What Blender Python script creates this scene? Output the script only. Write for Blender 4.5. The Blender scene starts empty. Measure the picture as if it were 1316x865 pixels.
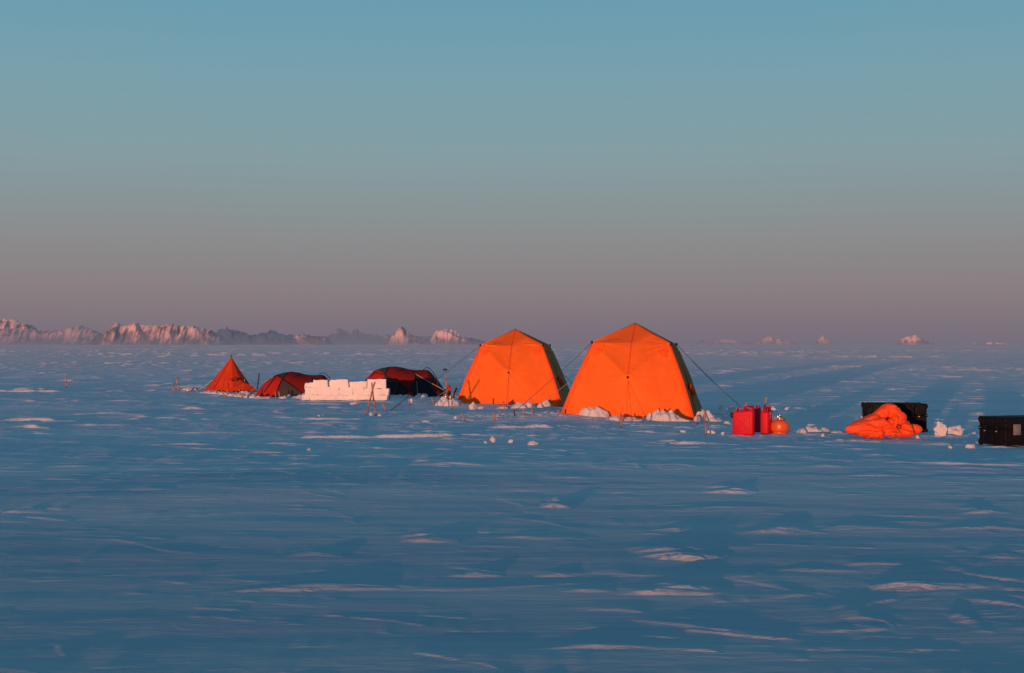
import bpy, bmesh, math, random
import numpy as np
from mathutils import Vector, Matrix, noise as mn

sc = bpy.context.scene
C = sc.collection
R = math.radians
F = 1828.0            # focal length in pixels of a 1316 px wide frame
CX, HY = 658.0, 443.0
EYE = 1.65
SUN_EL, SUN_AZ = R(0.85), R(18.6)   # sun stands low behind the camera, a little to its left
SUNV = Vector((-math.sin(SUN_AZ) * math.cos(SUN_EL), -math.cos(SUN_AZ) * math.cos(SUN_EL), math.sin(SUN_EL)))

# ------------------------------------------------------------------ noise (vectorised)
_rs = np.random.RandomState(11)
_perm = _rs.permutation(256)
_perm = np.concatenate([_perm, _perm, _perm])
_ga = _rs.rand(256) * 2 * np.pi
_gx, _gy = np.cos(_ga), np.sin(_ga)


def per(x, y, seed=0):
    x = x + seed * 17.31
    y = y + seed * 9.77
    xi = np.floor(x); yi = np.floor(y)
    fx = x - xi; fy = y - yi
    xi = xi.astype(np.int64) & 255; yi = yi.astype(np.int64) & 255

    def g(i, j, dx, dy):
        h = _perm[_perm[(xi + i) & 255] + ((yi + j) & 255)]
        return _gx[h] * dx + _gy[h] * dy
    u = fx * fx * fx * (fx * (fx * 6 - 15) + 10)
    v = fy * fy * fy * (fy * (fy * 6 - 15) + 10)
    a = g(0, 0, fx, fy); b = g(1, 0, fx - 1, fy)
    c = g(0, 1, fx, fy - 1); d = g(1, 1, fx - 1, fy - 1)
    return (a + (b - a) * u + (c - a) * v + (a - b - c + d) * u * v) * 1.5


def ss(a, b, x):
    t = np.clip((x - a) / (b - a), 0, 1)
    return t * t * (3 - 2 * t)


# ------------------------------------------------------------------ terrain
# wind ridges that stand out in the photograph: (x0, x1, y, thickness) in photograph pixels, turned into ground metres
RIDGES = [(255, 520, 758, 9), (372, 442, 716, 6), (516, 592, 699, 10), (632, 752, 694, 4), (906, 974, 637, 9), (697, 733, 655, 12),
          (832, 940, 685, 5), (938, 1062, 687, 8), (1050, 1185, 683, 4), (1190, 1330, 683, 4), (826, 940, 719, 16),
          (798, 935, 764, 13), (1112, 1288, 757, 9), (0, 56, 662, 4), (1238, 1302, 663, 7), (838, 948, 574, 9),
          (1085, 1172, 617, 4), (1262, 1322, 719, 6), (578, 646, 740, 6), (686, 760, 740, 4), (1226, 1264, 798, 7),
          (700, 860, 832, 5), (60, 180, 546, 4), (90, 190, 533, 5), (0, 70, 540, 4), (200, 330, 556, 3),
          (520, 575, 598, 4), (700, 820, 566, 3), (960, 1075, 578, 3), (1030, 1100, 606, 3), (430, 530, 590, 3),
          (880, 1010, 655, 2), (60, 120, 602, 3), (150, 225, 636, 3), (720, 790, 760, 3), (1000, 1110, 735, 3),
          (380, 470, 545, 3), (130, 185, 517, 3), (60, 108, 515, 3), (1010, 1085, 549, 7), (1060, 1130, 570, 4),
          (1180, 1250, 574, 4), (910, 1000, 563, 3), (1240, 1316, 596, 3), (1120, 1240, 530, 4), (1240, 1320, 534, 6)]
_rid = []
for (x0, x1, y, t) in RIDGES:
    D = EYE * F / (y - HY)
    _rid.append(((x0 + x1) / 2 / F * D - CX / F * D, D, (x1 - x0) / 2 * D / F, t * D / F))


def terrain(x, y):
    x = np.asarray(x, float); y = np.asarray(y, float)
    r = np.hypot(x, y)
    front = ss(-6, 2, y)
    z = 0.055 * per(x / 21, y / 19, 1) + 0.022 * per(x / 9, y / 6.5, 2)
    z *= ss(2.5, 9, r) * (1 - 0.5 * ss(60, 200, r)) 
    z += 0.45 * per(x / 230, y / 300, 3) * ss(90, 500, r)
    # banked snow round the tents
    def bump(cx, cy, a, sx, sy):
        return a * np.exp(-((x - cx) / sx) ** 2 - ((y - cy) / sy) ** 2)
    z = z + bump(0.5, 32.2, 0.13, 1.9, 2.2) + bump(4.3, 30.6, -0.07, 1.3, 1.5) + bump(1.5, 38.6, -0.06, 1.2, 1.4)
    z = z + bump(-1.2, 38.6, 0.04, 1.6, 1.6)
    # gentle long swell catching light on the left foreground
    v = (y - 15.4) - 0.42 * (x + 3.2)
    z = z + 0.05 * np.exp(-((x + 3.0) / 2.3) ** 2) * np.where(v < 0, np.exp(-(v / 1.1) ** 2), np.exp(-(v / 3.5) ** 2))
    # an added, unseen swell behind the camera keeps part of the low sun off the foreground
    ls = x * math.sin(SUN_AZ) + y * math.cos(SUN_AZ); ps = x * math.cos(SUN_AZ) - y * math.sin(SUN_AZ)
    sel = (ls < -70) & (ls > -260)
    if np.any(sel):
        p_ = ps[sel]
        hgt = 2.25 + 0.14 * ss(-3, -8, p_) - 0.10 * np.exp(-((p_ + 1.0) / 3.0) ** 2) + 0.10 * per(p_ / 9, p_ * 0, 61)
        z[sel] = z[sel] + hgt * np.exp(-((ls[sel] + 150) / 28.0) ** 2)
    # sastrugi: wind-packed plates with steep eroded edges towards the sun, long across the view
    near = front * (1 - ss(90, 150, r)) * ss(2.5, 5.0, r)
    if np.any(near > 0):
        big = per(x / 9, y / 6, 5) + 0.5 * per(x / 3.3, y / 2.2, 6)
        patch = ss(-0.2, 0.5, big)
        wr1 = per(x / 1.6, y / 0.9, 21); wr2 = per(x / 0.6, y / 0.3, 22)

        def saw(lam, A, seed, lx, thr, tilt):
            ph = (y + tilt * x) / lam + 1.7 * per(x / (3.5 * lam), y / (3 * lam), seed) + 0.30 * wr1 + 0.10 * wr2
            c = np.floor(ph); fr = ph - c
            # every crest fades in and out along its length, differently from its neighbours
            m = per(x / lx + c * 3.7, c * 1.31 + 0.5, seed + 1) + 0.35 * per(x / (lx * 0.3), c * 2.17, seed + 2)
            a = A * ss(thr, thr + 0.55, m)
            f = np.minimum(0.5, 1.9 * np.maximum(a, 0.3 * A) / lam)
            up = np.clip(fr / f, 0, 1)
            st = 0.5 * ss(0, 0.45, up) + 0.5 * ss(0.5, 1.0, up)
            dn = np.clip((fr - f) / (1 - f), 0, 1)
            return a * np.where(fr < f, st, (1 - dn) ** 1.5 * (1 - ss(0.8, 1, dn)))
        q = 0.5 + 0.7 * patch
        nq = 0.16 + 0.84 * ss(15, 28, r)
        z = z + near * q * nq * saw(2.3, 0.058, 70, 1.6, 0.10, 0.06)
        z = z + near * q * (0.3 + 0.7 * nq) * saw(1.05, 0.026, 75, 0.9, 0.12, 0.03)
        z = z + near * q * saw(0.47, 0.012, 80, 0.50, 0.0, 0.08) * (1 - ss(50, 80, r))
        fine = near * (1 - ss(20, 34, r))
        z = z + fine * (0.25 + patch) * 0.8 * saw(0.16, 0.0042, 85, 0.28, 0.0, 0.10)
        z = z + near * (0.006 * per(x / 1.3, y / 0.5, 12) + 0.0016 * per(x / 0.55, y / 0.13, 13) * (0.3 + patch) * (1 - ss(40, 60, r)))
        # rough trampled snow around the camp
        camp = np.exp(-((x - 2.5) / 7.5) ** 2 - ((y - 30) / 5.5) ** 2) + 0.9 * np.exp(-((x - 8.5) / 3.5) ** 2 - ((y - 24.5) / 2.2) ** 2) + 0.6 * np.exp(-((x + 6) / 5) ** 2 - ((y - 41) / 4) ** 2)
        tr = per(x / 0.42, y / 0.26, 91) + 0.6 * per(x / 0.19, y / 0.11, 92) + 0.35 * per(x / 0.08, y / 0.05, 94)
        z = z + near * camp * (0.022 * ss(0.30, 0.62, tr) * ss(0.0, 0.5, per(x / 1.7, y / 1.5, 93) + 0.25) + 0.007 * tr)
        # the single ridges, each a stack of thin plates drawn out to a point
        wob = per(x / 0.5, y / 0.3, 31); wob2 = per(x / 0.21, y / 0.07, 32); wob3 = per(x / 0.08, y / 0.025, 33)
        for k, (cx, cy, hl, h) in enumerate(_rid):
            sel = (np.abs(x - cx) < hl * 1.7) & (np.abs(y - cy) < 12 * h + 0.8)
            if not np.any(sel):
                continue
            rk = random.Random(k * 7 + 1)
            xs = x[sel]; ys = y[sel]; acc = 0
            npl = 1 if h < 0.025 else 3
            for pl in range(npl):
                c2 = cx + hl * rk.uniform(-0.25, 0.35) * (pl > 0); l2 = hl * (1.0 if pl == 0 else rk.uniform(0.45, 0.9))
                y2 = cy + pl * h * rk.uniform(1.8, 3.2); h2 = h * (0.8 if npl == 1 else (0.42, 0.34, 0.3)[pl])
                u = (xs - c2) / l2 + 0.10 * wob[sel]
                tp = np.clip((u + 1.05) / 0.8, 0, 1) ** 0.9 * np.clip((1.05 - u) / 1.2, 0, 1) ** 0.7
                vv = ys - y2 - (0.06 * l2 * np.sin(u * 2.2 + k) + wob[sel] * 1.1 * h + wob2[sel] * 0.8 * h + wob3[sel] * 0.35 * h) - 0.03 * l2 * u
                fw = 1.7 * h2 + 0.004
                s_ = np.clip(vv / fw, 0, 1)
                st = 0.5 * ss(0, 0.45, s_) + 0.5 * ss(0.5, 1.0, s_)
                back = np.clip((vv - fw) / (8 * h2 + 0.15), 0, 1)
                acc = acc + h2 * tp * (st + 0.10 * np.sin(s_ * 13 + wob2[sel] * 3) * s_ * (1 - s_) * 4) * (1 - ss(0, 1, back))
            z[sel] = z[sel] + near[sel] * acc
    # larger steps farther off
    mid = front * ss(60, 110, r) * (1 - ss(500, 900, r))
    if np.any(mid > 0):
        pt = 0.3 + 0.7 * ss(-0.2, 0.5, per(x / 40, y / 50, 44) + 0.4 * per(x / 12, y / 16, 46))
        for lam, A, sd, lx, thr in ((2.2, 0.055, 110, 0.6, 0.02), (5.5, 0.10, 112, 1.1, 0.12), (14.0, 0.30, 115, 1.9, -0.02)):
            if lam < 3:
                wgt = mid * (1 - ss(170, 230, r))
            elif lam < 6:
                wgt = mid * (1 - ss(260, 420, r))
            else:
                wgt = mid * ss(120, 240, r)
            ph = (y + 0.08 * x) / lam + 1.5 * per(x / (4 * lam), y / (4 * lam), sd)
            c = np.floor(ph); fr = ph - c
            m = per(x / lx + c * 3.7, c * 1.31 + 0.5, sd + 1) + 0.35 * per(x / (lx * 0.3), c * 2.17, sd + 2)
            a = A * ss(thr, thr + 0.5, m); f = 2.6 * A / lam
            z = z + wgt * pt * a * np.where(fr < f, ss(0, 1, fr / f), np.clip(1 - (fr - f) / (1 - f), 0, 1) ** 1.5)
    far = front * ss(500, 900, r) * (1 - ss(3500, 7000, r))
    if np.any(far > 0):
        z = z + far * 0.7 * ss(0.05, 0.35, per(x / 18, y / 70, 51) + 0.4 * per(x / 7, y / 28, 52))
    return z


def gz(x, y):
    return float(terrain(np.array([x]), np.array([y]))[0])


_dd = np.exp(np.linspace(math.log(5.0), math.log(140.0), 5000))


def hit(px, py):
    """ground point seen at a pixel of the photograph"""
    xs = (px - CX) / F * _dd
    zs = EYE - (py - HY) / F * _dd
    t = terrain(xs, _dd)
    b = np.where(zs <= t)[0]
    i = b[0] if len(b) else len(_dd) - 1
    return Vector((xs[i], _dd[i], t[i]))


def at(px, py, D):
    return Vector(((px - CX) / F * D, D, EYE - (py - HY) / F * D))


# ------------------------------------------------------------------ materials
def mat(name):
    m = bpy.data.materials.new(name); m.use_nodes = True
    nt = m.node_tree; nt.nodes.clear()
    o = nt.nodes.new('ShaderNodeOutputMaterial')
    return m, nt, o


def N(nt, t, **kw):
    n = nt.nodes.new(t)
    for k, v in kw.items():
        setattr(n, k, v)
    return n


def ramp(nt, stops, interp='LINEAR'):
    r = N(nt, 'ShaderNodeValToRGB'); r.color_ramp.interpolation = interp
    e = r.color_ramp.elements
    while len(e) < len(stops):
        e.new(0.5)
    for i, (p, c) in enumerate(stops):
        e[i].position = p; e[i].color = tuple(c) + (1,) if len(c) == 3 else c
    return r


def noise_tex(nt, co, scale, detail=4, mapscale=None, rough=0.55):
    n = N(nt, 'ShaderNodeTexNoise'); n.inputs['Scale'].default_value = scale
    n.inputs['Detail'].default_value = detail; n.inputs['Roughness'].default_value = rough
    if mapscale:
        mp = N(nt, 'ShaderNodeMapping'); mp.inputs['Scale'].default_value = mapscale
        nt.links.new(co, mp.inputs['Vector']); co = mp.outputs['Vector']
    nt.links.new(co, n.inputs['Vector'])
    return n


def snow_ground_material():
    m, nt, o = mat('wind_packed_snow'); L = nt.links
    co = N(nt, 'ShaderNodeTexCoord').outputs['Object']
    p = N(nt, 'ShaderNodeBsdfPrincipled'); L.new(p.outputs[0], o.inputs[0])
    p.inputs['Roughness'].default_value = 0.75
    p.inputs['Specular IOR Level'].default_value = 0.12
    a = noise_tex(nt, co, 1.0, 4, (0.10, 0.5, 1)); b = noise_tex(nt, co, 1.0, 6, (1.1, 8, 1), 0.68)
    ad = N(nt, 'ShaderNodeMath', operation='ADD'); L.new(a.outputs[0], ad.inputs[0])
    mu = N(nt, 'ShaderNodeMath', operation='MULTIPLY'); mu.inputs[1].default_value = 0.6
    L.new(b.outputs[0], mu.inputs[0]); L.new(mu.outputs[0], ad.inputs[1])
    cr = ramp(nt, [(0.50, (0.56, 0.66, 0.76)), (0.72, (0.72, 0.79, 0.86)), (0.86, (0.80, 0.84, 0.88)), (1.0, (0.92, 0.93, 0.94))])
    L.new(ad.outputs[0], cr.inputs[0])
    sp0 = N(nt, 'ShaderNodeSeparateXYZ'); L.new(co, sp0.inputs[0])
    near_dim = N(nt, 'ShaderNodeMapRange', interpolation_type='SMOOTHSTEP'); near_dim.inputs[1].default_value = 7; near_dim.inputs[2].default_value = 24  # snow colour darkened towards the camera, painted in place of dimmer light
    near_dim.inputs[3].default_value = 0.86; near_dim.inputs[4].default_value = 1.12; L.new(sp0.outputs[1], near_dim.inputs[0])
    gm = N(nt, 'ShaderNodeVectorMath', operation='SCALE'); L.new(cr.outputs[0], gm.inputs[0]); L.new(near_dim.outputs[0], gm.inputs['Scale'])
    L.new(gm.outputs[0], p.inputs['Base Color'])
    # texture scale opens up with distance from the camp so that the relief never drops below a grain
    n1 = noise_tex(nt, co, 1.0, 5, (1.6, 6.5, 1), 0.6)
    n2 = noise_tex(nt, co, 1.0, 3, (14, 45, 1), 0.6)
    n3 = noise_tex(nt, co, 1.0, 4, (0.22, 0.16, 1), 0.65)
    b1 = N(nt, 'ShaderNodeBump'); b1.inputs['Strength'].default_value = 1.0; b1.inputs['Distance'].default_value = 0.032
    b2 = N(nt, 'ShaderNodeBump'); b2.inputs['Strength'].default_value = 0.8; b2.inputs['Distance'].default_value = 0.006
    b3 = N(nt, 'ShaderNodeBump'); b3.inputs['Strength'].default_value = 1.0; b3.inputs['Distance'].default_value = 0.5
    sep = N(nt, 'ShaderNodeSeparateXYZ'); L.new(co, sep.inputs[0])
    mr = N(nt, 'ShaderNodeMapRange'); mr.inputs[1].default_value = 50; mr.inputs[2].default_value = 300
    mr.inputs[3].default_value = 0.0; mr.inputs[4].default_value = 1.0
    L.new(sep.outputs[1], mr.inputs[0]); L.new(mr.outputs[0], b3.inputs['Strength'])
    L.new(n1.outputs[0], b1.inputs['Height']); L.new(n2.outputs[0], b2.inputs['Height']); L.new(n3.outputs[0], b3.inputs['Height'])
    L.new(b1.outputs[0], b2.inputs['Normal']); L.new(b2.outputs[0], b3.inputs['Normal']); L.new(b3.outputs[0], p.inputs['Normal'])
    # haze over the far ice, painted in as a surface glow
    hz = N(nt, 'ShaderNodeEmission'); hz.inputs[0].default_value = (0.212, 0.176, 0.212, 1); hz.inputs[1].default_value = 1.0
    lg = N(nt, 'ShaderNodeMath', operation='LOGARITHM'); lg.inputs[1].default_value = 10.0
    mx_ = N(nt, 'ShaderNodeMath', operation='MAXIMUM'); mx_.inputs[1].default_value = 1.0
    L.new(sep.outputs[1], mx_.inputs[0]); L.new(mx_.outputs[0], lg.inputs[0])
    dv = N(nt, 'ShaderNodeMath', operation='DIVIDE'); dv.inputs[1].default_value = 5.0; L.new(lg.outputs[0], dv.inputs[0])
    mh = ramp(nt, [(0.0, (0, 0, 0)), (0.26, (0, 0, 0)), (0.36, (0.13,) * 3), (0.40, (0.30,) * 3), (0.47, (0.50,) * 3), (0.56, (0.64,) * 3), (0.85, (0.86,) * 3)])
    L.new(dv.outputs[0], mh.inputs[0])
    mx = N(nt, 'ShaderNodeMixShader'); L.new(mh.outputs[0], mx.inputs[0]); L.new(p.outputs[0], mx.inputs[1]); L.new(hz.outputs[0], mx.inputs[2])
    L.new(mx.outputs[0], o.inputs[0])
    return m


def snow_lump_material(name, sc1=9.0, al=1.0):
    m, nt, o = mat(name); L = nt.links
    co = N(nt, 'ShaderNodeTexCoord').outputs['Object']
    p = N(nt, 'ShaderNodeBsdfPrincipled'); L.new(p.outputs[0], o.inputs[0])
    p.inputs['Roughness'].default_value = 0.8; p.inputs['Specular IOR Level'].default_value = 0.1
    n1 = noise_tex(nt, co, sc1, 6); n2 = noise_tex(nt, co, 60, 3)
    cr = ramp(nt, [(0.3, (0.76 * al, 0.80 * al, 0.86 * al)), (0.7, (0.88 * al, 0.89 * al, 0.90 * al))])
    L.new(n1.outputs[0], cr.inputs[0]); L.new(cr.outputs[0], p.inputs['Base Color'])
    b1 = N(nt, 'ShaderNodeBump'); b1.inputs['Strength'].default_value = 0.6; b1.inputs['Distance'].default_value = 0.03
    b2 = N(nt, 'ShaderNodeBump'); b2.inputs['Strength'].default_value = 0.4; b2.inputs['Distance'].default_value = 0.006
    L.new(n1.outputs[0], b1.inputs['Height']); L.new(n2.outputs[0], b2.inputs['Height'])
    L.new(b1.outputs[0], b2.inputs['Normal']); L.new(b2.outputs[0], p.inputs['Normal'])
    return m


def fabric(name, col, trans=0.3, tcol=None, rough=0.75, var=0.12, wr=0.012, wscale=2.2, spec=0.15):
    m, nt, o = mat(name); L = nt.links
    co = N(nt, 'ShaderNodeTexCoord').outputs['Object']
    p = N(nt, 'ShaderNodeBsdfPrincipled')
    p.inputs['Roughness'].default_value = rough; p.inputs['Specular IOR Level'].default_value = spec
    n1 = noise_tex(nt, co, wscale, 5); n2 = noise_tex(nt, co, 9, 4)
    d = [max(c * (1 - var), 0) for c in col]; l = [min(c * (1 + var), 1) for c in col]
    cr = ramp(nt, [(0.3, d), (0.7, l)]); L.new(n1.outputs[0], cr.inputs[0]); L.new(cr.outputs[0], p.inputs['Base Color'])
    b1 = N(nt, 'ShaderNodeBump'); b1.inputs['Strength'].default_value = 1; b1.inputs['Distance'].default_value = wr
    b2 = N(nt, 'ShaderNodeBump'); b2.inputs['Strength'].default_value = 1; b2.inputs['Distance'].default_value = wr * 0.25
    L.new(n1.outputs[0], b1.inputs['Height']); L.new(n2.outputs[0], b2.inputs['Height'])
    L.new(b1.outputs[0], b2.inputs['Normal']); L.new(b2.outputs[0], p.inputs['Normal'])
    if trans > 0:
        t = N(nt, 'ShaderNodeBsdfTranslucent'); t.inputs[0].default_value = tuple(tcol or col) + (1,)
        mx = N(nt, 'ShaderNodeMixShader'); mx.inputs[0].default_value = trans
        L.new(p.outputs[0], mx.inputs[1]); L.new(t.outputs[0], mx.inputs[2]); L.new(mx.outputs[0], o.inputs[0])
    else:
        L.new(p.outputs[0], o.inputs[0])
    return m


def plain(name, col, rough=0.5, metal=0.0, spec=0.4, var=0.15, nscale=12, bump=0.002):
    m, nt, o = mat(name); L = nt.links
    co = N(nt, 'ShaderNodeTexCoord').outputs['Object']
    p = N(nt, 'ShaderNodeBsdfPrincipled'); L.new(p.outputs[0], o.inputs[0])
    p.inputs['Metallic'].default_value = metal; p.inputs['Specular IOR Level'].default_value = spec
    n1 = noise_tex(nt, co, nscale, 5)
    cr = ramp(nt, [(0.3, [c * (1 - var) for c in col]), (0.7, [min(1, c * (1 + var)) for c in col])])
    L.new(n1.outputs[0], cr.inputs[0]); L.new(cr.outputs[0], p.inputs['Base Color'])
    mr = N(nt, 'ShaderNodeMapRange'); mr.inputs[3].default_value = rough * 0.8; mr.inputs[4].default_value = min(1, rough * 1.25)
    L.new(n1.outputs[0], mr.inputs[0]); L.new(mr.outputs[0], p.inputs['Roughness'])
    b1 = N(nt, 'ShaderNodeBump'); b1.inputs['Strength'].default_value = 0.5; b1.inputs['Distance'].default_value = bump
    L.new(n1.outputs[0], b1.inputs['Height']); L.new(b1.outputs[0], p.inputs['Normal'])
    return m


def bamboo_material():
    m, nt, o = mat('weathered_bamboo'); L = nt.links
    co = N(nt, 'ShaderNodeTexCoord').outputs['Object']
    p = N(nt, 'ShaderNodeBsdfPrincipled'); L.new(p.outputs[0], o.inputs[0])
    p.inputs['Roughness'].default_value = 0.55; p.inputs['Specular IOR Level'].default_value = 0.25
    w = N(nt, 'ShaderNodeTexWave'); w.bands_direction = 'Z'; w.inputs['Scale'].default_value = 1.4; w.inputs['Distortion'].default_value = 0.4
    L.new(co, w.inputs[0])
    n1 = noise_tex(nt, co, 1, 4, (60, 60, 4))
    cr = ramp(nt, [(0.0, (0.20, 0.10, 0.05)), (0.12, (0.38, 0.20, 0.14)), (1.0, (0.45, 0.25, 0.17))])
    L.new(w.outputs[1], cr.inputs[0])
    mx = N(nt, 'ShaderNodeMix', data_type='RGBA', blend_type='MULTIPLY'); mx.inputs[0].default_value = 0.5
    c2 = ramp(nt, [(0.3, (0.6, 0.55, 0.5)), (0.7, (1, 1, 1))]); L.new(n1.outputs[0], c2.inputs[0])
    L.new(cr.outputs[0], mx.inputs[6]); L.new(c2.outputs[0], mx.inputs[7]); L.new(mx.outputs[2], p.inputs['Base Color'])
    return m


def mountain_material(name, haze, snowcol, sc_, hm, D):
    m, nt, o = mat(name); L = nt.links
    tc = N(nt, 'ShaderNodeTexCoord'); co = tc.outputs['Object']
    p = N(nt, 'ShaderNodeBsdfDiffuse')
    mp = N(nt, 'ShaderNodeMapping'); mp.inputs['Rotation'].default_value = (0, R(-38), 0); mp.inputs['Scale'].default_value = (0.017 / sc_ * 8, 0.006, 0.006 / sc_ * 8)
    L.new(co, mp.inputs[0])
    n1 = noise_tex(nt, mp.outputs[0], 1, 6, None, 0.62)
    n2 = noise_tex(nt, co, 0.004 / sc_ * 8, 3)
    ad = N(nt, 'ShaderNodeMath', operation='MULTIPLY_ADD'); ad.inputs[1].default_value = 0.7; L.new(n2.outputs[0], ad.inputs[0]); L.new(n1.outputs[0], ad.inputs[2])
    sepz = N(nt, 'ShaderNodeSeparateXYZ'); L.new(co, sepz.inputs[0])
    mz = N(nt, 'ShaderNodeMapRange'); mz.inputs[1].default_value = 0.15 * hm; mz.inputs[2].default_value = 0.85 * hm; mz.inputs[3].default_value = -0.10; mz.inputs[4].default_value = 0.13  # tone follows height: sunlit tops and shaded feet painted into the colour
    L.new(sepz.outputs[2], mz.inputs[0])
    a2 = N(nt, 'ShaderNodeMath', operation='ADD'); L.new(ad.outputs[0], a2.inputs[0]); L.new(mz.outputs[0], a2.inputs[1]); ad = a2
    cr = ramp(nt, [(0.75, (0.24, 0.24, 0.28)), (0.85, [c * 0.7 for c in snowcol]), (0.97, snowcol)])
    L.new(ad.outputs[0], cr.inputs[0]); L.new(cr.outputs[0], p.inputs[0])
    e = N(nt, 'ShaderNodeEmission'); k_ = min(1, max(0, (D - 13000) / 6000)); e.inputs[0].default_value = (0.132 + 0.050 * k_, 0.130 + 0.027 * k_, 0.172 + 0.022 * k_, 1)  # haze painted as emission, thickest at the foot
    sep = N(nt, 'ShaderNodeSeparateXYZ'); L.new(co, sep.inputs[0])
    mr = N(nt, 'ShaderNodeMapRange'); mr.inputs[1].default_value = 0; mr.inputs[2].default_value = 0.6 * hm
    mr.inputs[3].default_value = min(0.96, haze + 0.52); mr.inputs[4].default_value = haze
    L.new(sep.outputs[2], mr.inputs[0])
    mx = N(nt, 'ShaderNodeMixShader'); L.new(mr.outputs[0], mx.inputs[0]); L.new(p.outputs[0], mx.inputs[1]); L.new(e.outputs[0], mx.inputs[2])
    L.new(mx.outputs[0], o.inputs[0])
    return m


M = dict(
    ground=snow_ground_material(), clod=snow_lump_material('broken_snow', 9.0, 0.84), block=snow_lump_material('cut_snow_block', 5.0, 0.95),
    orange=fabric('orange_tent_nylon', (0.98, 0.178, 0.026), 0.08, (0.97, 0.22, 0.03), wr=0.026, var=0.09),
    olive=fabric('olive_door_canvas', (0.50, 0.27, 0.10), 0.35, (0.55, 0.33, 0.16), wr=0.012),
    sleeve=fabric('orange_double_layer_nylon', (0.86, 0.125, 0.02), 0.0, wr=0.008, var=0.05),
    seam=plain('dark_seam_tape', (0.74, 0.085, 0.014), 0.7, var=0.1),
    hem=plain('dark_hem_tape', (0.22, 0.02, 0.012), 0.8),
    redorange=fabric('red_orange_tent_cotton', (0.60, 0.060, 0.014), 0.08, (0.8, 0.1, 0.02), wr=0.015),
    darkred=fabric('dark_red_tent_nylon', (0.20, 0.013, 0.009), 0.06, wr=0.014),  # darker red for the upper and right-hand dome panels
    red=fabric('red_tent_nylon', (0.47, 0.026, 0.014), 0.10, (0.7, 0.04, 0.02), wr=0.014),
    charcoal=fabric('charcoal_tent_nylon', (0.055, 0.048, 0.055), 0.03, wr=0.012),
    navy=fabric('black_tent_nylon', (0.018, 0.020, 0.027), 0.0, wr=0.012),
    black=plain('black_metal', (0.012, 0.012, 0.014), 0.5),
    cord=plain('grey_guy_cord', (0.10, 0.08, 0.08), 0.8), redcord=plain('red_guy_cord', (0.30, 0.03, 0.04), 0.8),
    palecord=plain('pale_guy_cord', (0.55, 0.45, 0.36), 0.8),
    bamboo=bamboo_material(),
    can=plain('red_fuel_can_plastic', (0.60, 0.006, 0.030), 0.5, spec=0.22, var=0.06, nscale=6, bump=0.001),
    canlabel=plain('white_label_print', (0.62, 0.60, 0.60), 0.6, nscale=40),
    cyl=plain('orange_painted_steel', (0.72, 0.135, 0.03), 0.34, spec=0.5, var=0.10, nscale=8, bump=0.0015),
    brass=plain('brass', (0.70, 0.46, 0.14), 0.3, metal=1.0), steel=plain('grey_steel', (0.62, 0.58, 0.54), 0.35, metal=0.7),
    sack=fabric('orange_sack_nylon', (0.84, 0.092, 0.018), 0.0, wr=0.016, wscale=4.0, rough=0.6, spec=0.3),
    case=plain('black_case_plastic', (0.007, 0.007, 0.008), 0.6, spec=0.12, var=0.25, nscale=20, bump=0.0015),
    caselabel=plain('grey_blue_label', (0.16, 0.17, 0.19), 0.6, nscale=30),
    logo=plain('black_print', (0.03, 0.008, 0.006), 0.8),
)


# ------------------------------------------------------------------ object helpers
def tag(o, label=None, cat=None, group=None, kind=None):
    for k, v in (('label', label), ('category', cat), ('group', group), ('kind', kind)):
        if v:
            o[k] = v
    return o


def empty(name, loc, rz=0.0, rx=0.0, ry=0.0):
    o = bpy.data.objects.new(name, None); C.objects.link(o)
    o.empty_display_size = 0.2
    o.location = loc; o.rotation_euler = (rx, ry, rz)
    return o


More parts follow.
